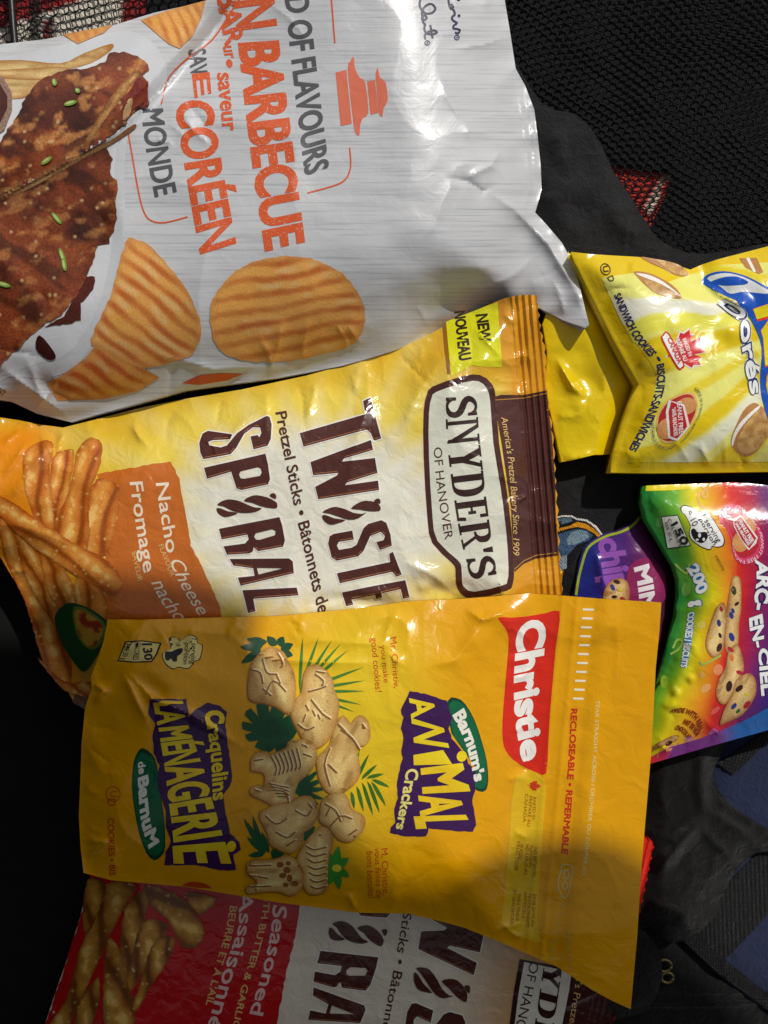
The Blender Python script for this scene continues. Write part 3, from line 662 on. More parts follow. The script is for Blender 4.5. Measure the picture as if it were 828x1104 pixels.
PAG = lin(226, 116, 88)
CH.sheet('pagoda_emblem', [c3((640, 216), (672, 208), (688, 368), (655, 375)), smooth(c3((676, 208), (683, 185), (690, 170), (696, 178), (697, 203), (712, 232), (728, 246), (738, 335), (722, 350), (713, 372), (711, 402), (700, 397), (693, 366)), 2), c3((734, 243), (757, 238), (768, 335), (744, 342)), smooth(c3((760, 237), (760, 215), (766, 200), (771, 230), (789, 246), (795, 300), (783, 320), (780, 346), (771, 343), (768, 325)), 2)], PAG, M_CHINK, 1.5)
k = cr(440, 0, 6.9); INK = lin(36, 32, 66)
CH.stroke('script_lettering', [smooth(k((80, -60), (95, -20), (85, 25), (95, 65), (130, 100), (180, 95), (202, 62), (172, 30), (130, 45), (104, 85), (108, 130), (122, 150), (138, 132), (122, 114), (104, 130), (112, 165), (126, 185), (120, 210), (134, 245), (175, 256), (214, 242), (190, 226), (150, 238), (125, 262), (128, 290)), 3, False), k((165, 190), (172, 230), (182, 282)),
    smooth(k((318, -60), (300, -20), (304, 30), (318, 66), (335, 50), (322, 36), (310, 52), (338, 76), (346, 110), (328, 125), (330, 150), (362, 172), (338, 192), (338, 212), (362, 216), (384, 226), (372, 248), (352, 244)), 3, False)], 2.2, INK, M_CHINK, 1.5)
CH.shapes('registered_mark', [([ell(440+142/6.9, 320/6.9, 3, 3), ell(440+142/6.9, 320/6.9, 1.9, 1.9)], INK), (ell(440+142/6.9, 320/6.9, .9, .9), INK), ([ell(440+362/6.9, 280/6.9, 3, 3), ell(440+362/6.9, 280/6.9, 1.9, 1.9)], INK), (ell(440+362/6.9, 280/6.9, .9, .9), INK), (ell(440+378/6.9, 118/6.9, 1.6, 1.6), INK), (ell(440+375/6.9, -4/6.9, 2, 2), INK)], M_CHINK, 1.5, dl=0)
CH.sheet('red_stripe', [[(196, 413), (216, 404), (240, 402), (262, 403), (245, 410), (214, 415)]], lin(205, 70, 40), M_CHINK, 1.5)
CH.text('small_lettering', [('CROUSTILLANT', [(-30, 398), (3, 428)], [(-26, 393), (7, 423)], lin(40, 40, 42))], M_CHINK, 1.5)

# ---- pretzel bags (two of the same make): common parts
BROWN, CREAM2 = lin(84, 42, 34), lin(238, 234, 218)
kA, kB = cr(205, 425, 5.136), cr(310, 425, 4.507)
SPIRAL = [[kA((75, 360), (58, 325), (52, 270), (70, 220), (100, 205), (235, 224), (222, 250), (125, 256), (102, 266), (108, 285), (170, 296), (205, 285), (262, 215), (325, 172), (425, 122), (440, 128), (452, 170), (447, 250), (430, 285), (352, 306), (335, 235), (375, 228), (384, 240), (396, 215), (388, 186), (350, 184), (300, 220), (255, 300), (225, 332))],
    [kA((78, 408), (418, 330), (432, 390), (443, 470), (432, 498), (285, 530), (258, 520), (228, 428), (95, 468)), kA((272, 445), (280, 426), (375, 403), (392, 410), (398, 430), (388, 452), (300, 468), (280, 465))],
    [kA((160, 745), (495, 680), (510, 725), (526, 810), (516, 843), (378, 868), (352, 846), (348, 870), (330, 880), (205, 888), (185, 842), (305, 826), (325, 802), (318, 776), (175, 803)), kA((355, 788), (365, 768), (455, 746), (474, 755), (472, 780), (385, 806), (365, 804))],
    [kA((220, 912), (548, 909), (568, 925), (574, 990), (280, 1060), (265, 1015), (358, 1005), (350, 962), (240, 948)), kA((370, 960), (522, 962), (380, 998))],
    [kA((290, 1085), (590, 1070), (600, 1112), (350, 1132), (362, 1200), (322, 1210))]]
ROPE_A = [kA((146, 632), (158, 660), (190, 679), (230, 673), (264, 657), (210, 648), (170, 632)), kA((150, 612), (180, 590), (220, 582), (270, 590), (320, 612), (360, 627), (398, 630), (365, 650), (310, 657), (268, 654), (225, 640), (185, 620)), kA((298, 590), (330, 567), (370, 559), (430, 572), (472, 594), (483, 608), (480, 630), (435, 628), (390, 618), (345, 600)), kA((440, 560), (460, 547), (476, 558), (474, 580))]
TWISTE = [[kB((60, 190), (380, 98), (368, 35), (402, 18), (455, 215), (420, 226), (405, 190), (385, 172), (78, 255))],
    [kB((112, 330), (405, 222), (415, 270), (275, 312), (265, 328), (425, 310), (437, 382), (290, 428), (280, 442), (440, 420), (445, 465), (150, 510), (135, 450), (240, 395), (248, 382), (125, 393))],
    [kB((198, 725), (205, 690), (225, 678), (315, 662), (322, 705), (250, 716), (240, 735), (250, 756), (310, 746), (335, 732), (370, 650), (392, 630), (455, 612), (480, 625), (500, 680), (507, 735), (450, 756), (432, 718), (468, 708), (474, 688), (455, 668), (402, 688), (370, 760), (345, 786), (240, 808), (215, 792))],
    [kB((240, 870), (500, 815), (495, 775), (512, 765), (555, 875), (530, 886), (510, 862), (255, 918))],
    [kB((265, 962), (572, 903), (592, 985), (562, 992), (550, 945), (455, 965), (460, 985), (432, 992), (425, 972), (310, 995), (318, 1022), (285, 1030))]]
ROPE_B = [kB((168, 590), (180, 616), (210, 633), (245, 626), (282, 611), (228, 603), (190, 588)), kB((170, 573), (200, 555), (235, 547), (285, 560), (320, 576), (365, 581), (387, 570), (345, 602), (300, 609), (250, 595), (205, 580)), kB((308, 555), (340, 530), (380, 517), (430, 526), (451, 547), (448, 566), (400, 568), (350, 560)), kB((420, 520), (435, 507), (449, 511), (451, 532))]
def block_letters(T, fa, fb):
    LH = lin(250, 247, 238); BR2 = lin(96, 50, 40)
    for word, rope, f in ((SPIRAL, ROPE_A, fa), (TWISTE, ROPE_B, fb)):
        for polys in word:
            P = [f(p) for p in polys]; o = P[0]; ar = sum(o[i-1][0]*o[i][1]-o[i][0]*o[i-1][1] for i in range(len(o))); sg = 1 if ar > 0 else -1
            T.stroke('letter_edge', [P[0]], 2.6, LH, M_GLOSS, 2.4, closed=True, step=3.)
            L_ = T.sheet('brand_letter', P, BROWN, M_GLOSS, 4., 2.4)
            ins = []                                     # fine tan line printed just inside the lower edge of every letter
            n = len(o)
            for i in range(n):
                p, q = np.array(o[i]), np.array(o[(i+1) % n]); d = q-p; ln = np.hypot(*d)
                if ln < 5: continue
                nn_ = np.array([-d[1], d[0]])/ln*sg
                if nn_[1] < -.5: ins.append([tuple(p+nn_*1.5+d/ln*1.5), tuple(q+nn_*1.5-d/ln*1.5)])
            if ins: T.stroke('letter_line', ins, .55, lin(196, 128, 84), M_GLOSS, 5.2, parent=L_, step=2.5)
        T.sheet('twist_mark', [smooth(f(p), 2) for p in rope], BROWN, M_GLOSS, 4., 2.4, union=True)
def affine(src, dst):
    A_ = np.array([[x, y, 1] for x, y in src]); M_ = np.linalg.solve(A_, np.array(dst)); return lambda p: [tuple(np.array([x, y, 1]) @ M_) for x, y in p]
def serif_word():                                        # S N Y D E R ' S as outlines in a unit line, returned per glyph (advance, polygons)
    def S():
        c = [(.70, .80), (.58, .92), (.38, .95), (.20, .86), (.14, .72), (.24, .60), (.44, .52), (.62, .43), (.70, .28), (.62, .12), (.42, .05), (.22, .08), (.10, .22)]
        wd = [.06, .07, .08, .12, .17, .19, .20, .19, .16, .12, .08, .07, .06]; c = np.array(smooth(c, 3, False)); wd = np.interp(np.linspace(0, 12, len(c)), range(13), wd)
        d = np.gradient(c, axis=0); d /= np.hypot(d[:, 0], d[:, 1])[:, None]; q = np.stack([-d[:, 1], d[:, 0]], -1)*wd[:, None]/2
        return [[tuple(p) for p in np.concatenate([c+q, (c-q)[::-1]])], [(.66, .98), (.74, .98), (.74, .68), (.68, .70)], [(.06, .02), (.13, .02), (.14, .32), (.08, .34)]]
    N = [[(.10, .0), (.18, .0), (.18, 1), (.10, 1)], [(.02, 1), (.02, .94), (.28, .94), (.84, .0), (.84, .25), (.34, 1)], [(.76, .05), (.84, .0), (.84, 1), (.76, 1)], [(0, 0), (.30, 0), (.30, .06), (0, .06)], [(.64, .94), (.96, .94), (.96, 1), (.64, 1)]]
    Y = [[(.36, 0), (.54, 0), (.54, .45), (.36, .45)], [(.08, 1), (.28, 1), (.54, .45), (.42, .36)], [(.70, 1), (.78, 1), (.54, .40), (.44, .42)], [(.26, 0), (.64, 0), (.64, .06), (.26, .06)], [(0, .94), (.38, .94), (.38, 1), (0, 1)], [(.58, .94), (.88, .94), (.88, 1), (.58, 1)]]
    D = [[(.10, 0), (.28, 0), (.28, 1), (.10, 1)], [(0, 0), (.45, 0), (.45, .07), (0, .07)], [(0, .93), (.45, .93), (.45, 1), (0, 1)]]
    o = smooth([(.42, 1), (.64, .95), (.80, .76), (.84, .5), (.80, .24), (.64, .05), (.42, 0)], 3, False); i = smooth([(.42, .07), (.54, .12), (.62, .28), (.64, .5), (.62, .72), (.54, .88), (.42, .93)], 3, False); D.append(o+i)
    E = [[(.10, 0), (.28, 0), (.28, 1), (.10, 1)], [(0, 0), (.70, 0), (.70, .07), (0, .07)], [(0, .93), (.68, .93), (.68, 1), (0, 1)], [(.2, .47), (.52, .47), (.52, .54), (.2, .54)], [(.64, 0), (.70, 0), (.74, .28), (.68, .28)], [(.62, 1), (.68, 1), (.68, .74), (.62, .74)], [(.47, .38), (.53, .38), (.53, .63), (.47, .63)]]
    R = [[(.10, 0), (.28, 0), (.28, 1), (.10, 1)], [(0, 0), (.38, 0), (.38, .06), (0, .06)], [(0, .93), (.40, .93), (.40, 1), (0, 1)], [(.34, .48), (.54, .46), (.80, .0), (.92, .0), (.92, .06), (.84, .08), (.58, .50)], [(.60, 0), (.92, 0), (.92, .06), (.60, .06)]]
    o = smooth([(.38, 1), (.60, .97), (.74, .86), (.76, .73), (.72, .58), (.58, .48), (.38, .46)], 3, False); i = smooth([(.38, .53), (.50, .56), (.57, .64), (.58, .73), (.56, .83), (.50, .91), (.38, .93)], 3, False); R.append(o+i)
    A = [[(.02, .98), (.18, .98), (.12, .66), (.06, .66)]]
    return [(.80, S()), (1.0, N), (.90, Y), (.92, D), (.80, E), (.94, R), (.22, A), (.80, S())]
def serif_polys(base, cap):
    G = serif_word(); tot = sum(a for a, _ in G)+.06*7; x = 0; out = []
    for adv, polys in G:
        for p, du in [(p, du) for p in polys for du in (-.03, 0, .03)]:
            p = np.array(p); u = (x+p[:, 0]+du)/tot; b = along(base, u); c_ = along(cap, u); out.append([tuple(q) for q in b+(c_-b)*p[:, 1:2]])
        x += adv+.06
    return out
def stickcol(poly, e, m_, seed, twist):                  # seasoned pretzel stick: twisted strands, dark grooves, bright crumbs
    Q = np.asarray(poly, float); cen = Q.mean(0); ev, vec = np.linalg.eigh(np.cov((Q-cen).T)); A = vec[:, 1]; Bv = vec[:, 0]; wd = math.sqrt(ev[0])*2.
    def f(x, y):
        d = np.clip(depth_in(x, y, poly), 0, None); d = d/(d.max()+1e-6)
        u = (x-cen[0])*A[0]+(y-cen[1])*A[1]; v = (x-cen[0])*Bv[0]+(y-cen[1])*Bv[1]; v = v+(fbm(x, y, 30, seed)-.5)*8
        g = np.sin(u*6.28/(wd*twist)+v/wd*3.4+seed) if twist else np.cos(v/wd*6.4+1.*np.sin(u/19+seed)+seed)
        n = fbm(x, y, 9, seed+1, 3); t = np.clip(.22+.34*d**.7+.3*g+(n-.5)*.8, 0, 1)
        c = mix(e, m_, t); c = mix(c, np.minimum(m_*1.3+.1, 1), .8*sm(.78, 1.02, t+.15*g)); c = mix(c, e*.5, .85*sm(-.6, -.98, g)*sm(.02, .3, d)+.5*sm(.25, 0, d))
        return mix(c, np.minimum(m_*1.4+.15, 1), .7*sm(.9, .96, vn(x, y, 2.4, seed+7)))
    return f
def sticks(polys, e, m_, seed=0, twist=0):
    return [(rough(smooth(p, 3), .6, seed+i, 3), stickcol(smooth(p, 3), e, m_, seed+i, twist)) for i, p in enumerate(polys)]
# ---- red pretzel bag (lowest)
rd_o = [(112, 905), (98, 942), (86, 990), (72, 1035), (58, 1075), (46, 1112), (36, 1170), (40, 1200), (640, 1200), (652, 1150), (660, 1104)]
n_s = 34
for i in range(n_s+1):
    t = i/n_s; rd_o.append((660+(705-660)*t**.9+(1.6 if i % 2 else -1.2), 1104+(908-1104)*t))
rd_o += [(690, 900), (400, 890)]
rd_p = [(100, 880), (40, 1090), (20, 1300), (625, 1300), (668, 1000), (668, 880)]
def z_rd(x, y):
    z = pillow(x, y, rd_p, 10, 17, 110)+1.6*(fbm(x, y, 90, 81)-.5)+1.2*ridge(x, y, 70, 82)+17*sm(590, 690, x)*sm(1060, 980, y)
    z = z+puckers(x, y, rd_p, 14, 15, 60, 1.4); sx = x-(660+45*(1104-y)/196); return z+.7*np.sin(sx*.95)*sm(-34, -28, sx)
RD = Thing('pretzel_bag', 'red garlic butter pretzel stick bag in the shade under the yellow cracker pouch', 'pretzel bag', (380, 1060), z_rd)
def rdcol(x, y):
    edge_x = 322-.155*(y-1000)*1.0
    c = mix(lin(236, 226, 206), lin(214, 160, 90), sm(470, 590, x-.2*(1050-y)))
    c = mix(c, lin(205, 30, 28), sm(585, 600, x-.2*(1050-y)-20))
    return c
RDF = RD.body('front_panel', rd_o, rdcol, M_GLOSS, lambda x, y: x*0+2, 2.4)
RD.sheet('flavour_panel', [rough([(114, 906), (98, 943), (86, 991), (72, 1036), (59, 1076), (46, 1113), (37, 1170), (41, 1199), (285, 1199), (296, 1130), (300, 1095), (306, 1060), (316, 1020), (323, 980), (330, 906)], .9, 5, 5)], lin(200, 24, 28), M_GLOSS, 1.)
kr = cr(60, 940, 4.6)
tw = [kr((250, 60), (400, 70), (330, 200), (270, 320), (180, 520), (100, 700), (60, 780), (-40, 780), (60, 620), (110, 420), (170, 260)), kr((345, 180), (470, 80), (430, 280), (390, 430), (350, 540), (320, 430)), kr((430, 250), (560, 260), (500, 380), (400, 560), (330, 620), (370, 480)), kr((480, 360), (590, 320), (560, 440), (470, 570), (400, 690), (370, 680), (420, 560)), kr((260, 330), (320, 380), (345, 500), (380, 620), (385, 780), (250, 780), (240, 560)), kr((190, 540), (220, 530), (215, 660), (170, 780), (100, 780), (120, 650)), kr((450, 60), (640, 130), (700, 210), (740, 300), (690, 375), (620, 360), (560, 240), (470, 160)), kr((640, 100), (800, 130), (720, 210), (690, 190)), kr((165, 40), (250, 60), (200, 240), (150, 300), (140, 180))]
RD.shapes('pretzel_picture', sticks(tw, lin(150, 82, 16), lin(232, 174, 70), 20, 3.4), M_FOOD, 2, 2.4)
k = cr(220, 960, 4.6); PINK = lin(244, 206, 198); TAN = lin(236, 196, 120)
RD.text('lettering', [('Seasoned', k((342, 70), (330, 210), (290, 400), (225, 610)), k((412, 80), (400, 220), (355, 410), (292, 622)), PINK, .02), ('Assaisonnés', k((170, 0), (170, 180), (120, 330), (60, 520), (0, 740)), k((245, 0), (235, 180), (190, 350), (130, 540), (62, 760)), PINK, .02),
    ('WITH BUTTER & GARLIC', k((296, -30), (290, 100), (240, 300), (190, 460), (140, 680)), k((330, -30), (322, 110), (272, 310), (222, 470), (172, 690)), TAN, .015), ('BEURRE ET À L\'AIL', k((130, 75), (100, 230), (55, 380), (8, 565)), k((165, 80), (135, 240), (88, 390), (42, 575)), TAN, .015)], M_GLOSS, 2)
kk = cr(330, 960, 2.238)
RD.text('small_lettering', [('Sticks • Bâtonnets de', kk((235, 50), (215, 170), (195, 270), (165, 420)), kk((255, 55), (238, 175), (215, 275), (190, 425)), BROWN, .01)], M_GLOSS, 2)
block_letters(RD, affine([(234, 548), (298, 541), (247.8, 602.6)], [(355.9, 1000), (414, 1012.7), (338, 1064)]), affine([(347.3, 555), (410, 540), (354, 585)], [(447, 1047), (506.5, 1067), (439.5, 1089.6)]))
plq = kk((515, 165), (650, 190), (648, 240), (630, 330), (612, 470), (480, 470), (490, 330), (500, 250))
RD.sheet('brand_band', [kk((640, 150), (760, 150), (760, 260), (735, 330), (700, 470), (612, 470))], lin(70, 34, 30), M_GLOSS, 2.2, 1.8)
RD.sheet('brand_plaque', [plq], lin(60, 32, 28), M_GLOSS, 2); RD.sheet('plaque_face', [kk((526, 172), (640, 196), (634, 240), (616, 330), (598, 470), (492, 470), (502, 330), (512, 250))], CREAM2, M_GLOSS, 3)
RD.sheet('serif_lettering', serif_polys(kk((588, 30), (574, 170), (550, 330), (520, 520)), kk((634, 40), (618, 180), (594, 345), (566, 535))), lin(58, 30, 24), M_GLOSS, 4, union=True)
RD.text('small_lettering', [('OF HANOVER', kk((540, 170), (505, 330), (490, 400)), kk((562, 175), (528, 335), (512, 405)), lin(70, 40, 30)), ("America's Pretzel Bakery Since", kk((665, 120), (640, 280), (610, 480)), kk((680, 124), (656, 284), (626, 484)), TAN)], M_GLOSS, 4)
RD.sheet('corner_panel', [[(673, 1047), (681, 1012), (690, 980), (703, 920), (704, 909), (688, 901), (640, 896), (630, 1040)]], lin(222, 48, 30), M_GLOSS, 3, 1.7)

# ---- orange-gold pretzel bag
sz = [(578, 318), (580, 330), (581, 345), (584, 362), (588, 380), (589, 405), (590, 430), (594, 455), (597, 480), (598, 505), (599, 525), (601, 550), (602, 575), (603, 600), (605, 625), (606, 652)]
sz = [(x+(1.4 if i % 2 else -1), y) for i, (x, y) in enumerate(smooth(sz, 3, False))]
sn_top = [(-70, 448), (0, 450), (20, 453), (45, 458), (68, 461), (100, 453), (150, 440), (200, 430), (260, 420), (330, 405), (400, 386), (430, 376), (460, 362), (500, 340), (540, 323)]
sn_bot = [(600, 668), (500, 712), (300, 735), (160, 748), (118, 762), (99, 769), (80, 758), (60, 720), (30, 650), (12, 620), (0, 600), (-70, 560)]
sn_p = [(-200, 440), (0, 455), (68, 462), (200, 431), (400, 387), (500, 345), (556, 330), (572, 480), (574, 660), (400, 730), (160, 745), (95, 745), (60, 700), (12, 610), (-200, 520)]
def z_sn(x, y):
    z = pillow(x, y, sn_p, 23, 22, 95, 2.2)+6*sm(500, 600, x)
    z = z+2.2*(fbm(x, y, 90, 91)-.5)+2.6*ridge(x, y, 80, 92)+1.8*ridge(x, y, 38, 93)*(sm(470, 560, x)+sm(70, 20, x)+sm(440, 400, y-.0*x+.12*x-40))
    sx = x-(578+.085*(y-320)); z = z+.8*np.sin(sx*.9)*sm(-30, -24, sx)
    z = z+puckers(x, y, [(-60, 448), (68, 461), (260, 420), (430, 376), (560, 325), (572, 480), (574, 650), (500, 690), (160, 748), (95, 750), (0, 600), (-60, 560)], 44, 5, 60, 1.8)
    z = z+7*np.exp(-((x-570)/60)**2)*sm(400, 330, y)
    z = z+crease(x, y, [(240, 480), (262, 455), (300, 430)], 2.2, 8)+crease(x, y, [(385, 430), (380, 405), (398, 388)], 1.8, 7)-crease(x, y, [(170, 480), (250, 450), (330, 440)], 1.5, 15, False)
    z = z+crease(x, y, [(430, 470), (452, 420), (486, 375)], 2.5, 9)+crease(x, y, [(395, 520), (432, 470), (470, 400)], 1.5, 12)
    z = z+crease(x, y, [(330, 662), (395, 640), (440, 632)], 3.5, 9)-crease(x, y, [(322, 650), (380, 646), (440, 655)], 3, 8, False)+crease(x, y, [(425, 600), (470, 622), (500, 650)], 3, 10)-crease(x, y, [(455, 632), (500, 640)], 4, 10, False)
    for a, b in (((2, 480), (25, 462)), ((0, 520), (34, 470)), ((40, 462), (62, 500)), ((8, 540), (60, 470)), ((60, 490), (70, 462))): z = z+crease(x, y, [a, b], 2.4, 5)
    return z
SN = Thing('pretzel_bag', 'gold nacho cheese pretzel stick bag with brown end seal, under the white chip bag', 'pretzel bag', (300, 580), z_sn)
def sncol(x, y):
    a = np.arctan2(y-570, x-340); ray = .5+.5*np.sin(a*26+3*vn(x, y, 120, 3)); r = np.hypot((x-340)*.8, (y-560)*1.25)
    c = mix(lin(243, 240, 222), lin(240, 214, 84), np.clip(sm(85, 165, r)+.25*(ray-.5)*sm(40, 130, r), 0, 1))
    c = mix(c, lin(226, 178, 30), sm(150, 235, r)*np.clip(.75+.5*(ray-.5), 0, 1))
    c = mix(c, lin(238, 146, 26), np.clip(sm(80, 20, x-.15*(y-450)), 0, 1))
    c = mix(c, lin(214, 148, 40), sm(440, 540, x)*sm(420, 360, y))
    c = mix(c, lin(228, 160, 34), sm(535, 560, x))
    return mix(c, lin(226, 184, 40), sm(455, 430, y+.14*(x-150))*sm(420, 330, x)*.7)
SN_BACK = lambda x, y: 13+0*x
spl = [(546, 322), (548, 360), (552, 420), (558, 480), (562, 540), (566, 600), (568, 682)]
SNF = SN.body('front_panel', sn_top+[(546, 321)]+spl[1:]+[(500, 712)]+sn_bot[2:], sncol, M_GLOSS, SN_BACK, 3.)
SNS = SN.body('end_seal', [(546, 321), (560, 318)]+sz+[(600, 668), (568, 682)]+spl[::-1][1:-1], lin(226, 158, 36), M_GLOSS, lambda x, y: 18+0*x, 1.7)
SN.sheet('seal_foot', [[(78, 757), (84, 738), (108, 748), (118, 762), (99, 769)]], lin(120, 84, 50), M_GLOSS, 1)
ks = cr(0, 430, 3.154)
SN.sheet('flavour_panel', [rough([(105, 511), (184, 497), (193, 516), (206, 588), (216, 608), (236, 650), (246, 700), (112, 720), (114, 600), (108, 530)], .7, 3, 5)], lin(208, 112, 38), M_GLOSS, 1)
SN.text('lettering', [('Nacho', [(168, 521), (174, 560), (180, 597)], [(182, 520), (187, 556), (193, 593)], lin(250, 232, 205), .015), ('Cheese', [(183, 605), (194, 630), (215, 665)], [(197, 602), (208, 626), (227, 658)], lin(250, 232, 205), .005, .25), ('FLAVOUR', [(171, 588), (184, 622)], [(176, 586), (189, 620)], TAN),
    ('Fromage', [(140, 520), (147, 568), (155, 618)], [(154, 519), (161, 565), (168, 614)], lin(250, 232, 205), .015), ('nacho', [(164, 630), (176, 652), (192, 672)], [(178, 624), (189, 645), (204, 664)], lin(250, 232, 205), .005, .25), ('SAVEUR', [(142, 595), (149, 627)], [(147, 594), (154, 626)], TAN)], M_GLOSS, 2)
sp = [ks((175, 210), (240, 172), (252, 200), (238, 300), (215, 420), (180, 420)), ks((80, 190), (110, 160), (150, 142), (182, 160), (170, 230), (172, 300), (185, 440), (130, 420), (95, 340), (80, 270)), ks((328, 275), (400, 290), (408, 340), (400, 400), (365, 530), (290, 510), (300, 360)), ks((260, 190), (285, 150), (310, 133), (347, 155), (340, 230), (305, 330), (298, 510), (190, 490), (190, 410), (235, 320)),
      ks((0, 405), (55, 470), (110, 600), (185, 720), (245, 900), (225, 985), (150, 900), (90, 700), (20, 540)), ks((55, 470), (75, 455), (130, 480), (150, 580), (195, 680), (235, 800), (200, 780), (140, 700), (85, 600)), ks((140, 500), (200, 545), (255, 640), (265, 720), (210, 720), (160, 640)), ks((270, 600), (350, 650), (360, 760), (300, 760), (255, 680)), ks((130, 880), (220, 960), (310, 960), (320, 1010), (240, 1000), (190, 960)), ks((-40, 320), (0, 328), (60, 360), (150, 425), (250, 488), (350, 538), (400, 585), (418, 640), (380, 662), (300, 622), (200, 560), (90, 482), (0, 395), (-40, 380))]
SN.shapes('pretzel_picture', sticks(sp, lin(200, 98, 22), lin(246, 172, 76), 40), M_FOOD, 2.2, 2.4)
SN.shapes('dip_picture', [(smooth(ks((190, 745), (215, 705), (250, 692), (320, 718), (375, 770), (345, 850), (300, 920), (270, 912), (215, 830)), 3), lin(36, 82, 40)), (smooth(ks((255, 705), (320, 728), (365, 775), (340, 840), (300, 845), (262, 790)), 3), lin(110, 130, 50)), (smooth(ks((262, 715), (320, 738), (355, 780), (330, 832), (300, 838), (268, 785)), 3), lambda x, y: mix(lin(196, 150, 50), lin(160, 50, 30), sm(.5, .62, vn(x, y, 7, 3))))], M_FOOD, 9, 3.)
k8 = cr(200, 310, 2.985)
k8 = cr(200, 310, 2.985)
def letters(T, name, items, halo=.03):
    items = [(s_, *widen(b, c_), col, bo*1.45) for s_, b, c_, col, bo in items]
    T.text(name+'_outline', [(s_, b, c_, lin(250, 248, 240), bo+halo) for s_, b, c_, col, bo in items], M_GLOSS, 2, None, 5.)
    T.text(name, items, M_GLOSS, 3, None, 5.)
block_letters(SN, lambda p: p, lambda p: p)
SN.text('small_lettering', [('Pretzel Sticks • Bâtonnets de blé', [(297, 445), (309, 505), (317, 545), (326, 585), (336, 630), (350, 690)], [(309, 443), (321, 502), (329, 542), (338, 581), (349, 626), (363, 684)], BROWN, .015)], M_GLOSS, 2.5)
k2 = cr(430, 310, 2.985)
SN.sheet('brand_band', [k2((305, 352), (330, 345), (400, 346), (475, 331), (482, 400), (492, 480), (502, 620), (506, 760), (512, 862), (440, 872), (400, 890), (372, 916), (360, 700), (330, 500))], lin(82, 42, 36), M_GLOSS, 2.2, 1.6)
SN.stroke('band_line', [k2((310, 362), (400, 356), (478, 340)), k2((372, 906), (400, 880), (440, 862), (510, 853))], 1., lin(190, 140, 60), M_GLOSS, 4, step=2.)
plq = smooth(k2((80, 400), (90, 345), (110, 318), (205, 286), (260, 281), (300, 312), (312, 360), (322, 500), (345, 640), (362, 780), (370, 900), (366, 955), (345, 976), (242, 999), (200, 984), (184, 950), (182, 905), (170, 885), (108, 822), (92, 740), (80, 540)), 2)
SN.sheet('brand_plaque', [plq], lin(74, 36, 30), M_GLOSS, 2, 3.)
SN.sheet('plaque_face', [smooth(k2((97, 405), (106, 355), (122, 336), (210, 306), (256, 302), (282, 325), (293, 365), (303, 500), (326, 640), (344, 780), (352, 900), (348, 945), (334, 958), (244, 978), (212, 966), (203, 945), (201, 900), (188, 876), (124, 815), (108, 735), (97, 540)), 2)], lin(226, 226, 208), M_GLOSS, 3, 3.)
sb, sc_ = k2((150, 352), (153, 470), (163, 575), (180, 700), (197, 800), (229, 940)), k2((250, 344), (257, 460), (268, 565), (282, 690), (295, 785), (316, 925))
SN.sheet('serif_lettering', serif_polys(sb, sc_), lin(52, 28, 22), M_GLOSS, 4, 3., union=True)
SN.text('small_lettering', [('OF HANOVER', k2((112, 516), (122, 640), (148, 812)), k2((138, 513), (150, 636), (175, 806)), lin(80, 45, 36), .0), ("America's Pretzel Bakery Since 1909", k2((328, 420), (345, 520), (358, 640), (366, 760), (366, 862)), k2((348, 416), (366, 518), (379, 638), (386, 760), (386, 862)), TAN, .0, .2)], M_GLOSS, 4)
SN.sheet('new_tag', [k2((152, 110), (235, 78), (318, 46), (325, 150), (332, 256), (285, 256), (235, 250), (168, 286), (160, 200))], lin(226, 222, 24), M_GLOSS, 1.5, 2.)
SN.sheet('tag_shadow', [k2((140, 122), (152, 112), (160, 200), (168, 280), (156, 278), (146, 200))], lin(150, 96, 26), M_GLOSS, 1, 3.)  # brown strip draws the tag's shadow as flat colour
SN.text('tag_lettering', [('NEW', k2((247, 88), (262, 178)), k2((286, 84), (298, 172)), lin(50, 36, 14), .04), ('NOUVEAU', k2((178, 78), (194, 238)), k2((212, 74), (234, 230)), lin(50, 36, 14), .035)], M_GLOSS, 2)
# ---- yellow stand-up pouch of sandwich cookies
ko = cr(580, 250, 3.34); YEL, NAVYI, BLUEI = lin(240, 204, 10), lin(38, 42, 92), lin(24, 88, 196)
or_ridge = ko((120, 72), (165, 160), (205, 240), (285, 395), (370, 545), (345, 610), (318, 682), (290, 780), (265, 866))
or_o = or_ridge+ko((420, 868), (620, 866), (900, 862), (1100, 862), (1100, -40), (828, 52), (740, 75), (650, 98), (590, 118), (548, 136), (500, 120), (440, 102), (360, 90), (270, 85), (190, 80))
def z_or(x, y):
    P = ko((120, 72), (370, 545), (265, 866), (1400, 866), (1400, -200), (828, 52), (548, 136), (360, 90))
    z = pillow(x, y, P, 40, 14, 60, 2.)+.02*(x-640)*0+2*(fbm(x, y, 70, 101)-.5)+1.1*ridge(x, y, 70, 103)
    z = z+puckers(x, y, ko((120, 72), (370, 545), (265, 866), (1000, 866), (1000, 0), (828, 52), (548, 136), (360, 90)), 20, 11, 45, 1.3)
    z = z-crease(x, y, ko((540, 140), (600, 200), (680, 250), (740, 262)), 7, 16, False)+crease(x, y, ko((420, 175), (520, 230), (600, 262), (700, 290)), 3.5, 10)+crease(x, y, ko((590, 175), (660, 230), (750, 275)), 3, 6)
    z = z-crease(x, y, ko((500, 330), (620, 330), (700, 360)), 2.5, 24, False)+crease(x, y, ko((240, 560), (330, 600)), 1, 8)
    return z+5*np.exp(-((x-690)/60)**2)*np.exp(-((y-410)/70)**2)
OR = Thing('cookie_pouch', 'glossy yellow stand-up pouch of golden sandwich cookies with red maple leaf badge', 'cookie pouch', (740, 400), z_or)
z_ob = lambda x, y: 26+0*x
ORF = OR.body('front_panel', or_o, YEL, M_POUCH, lambda x, y: 16+0*x, 3.)
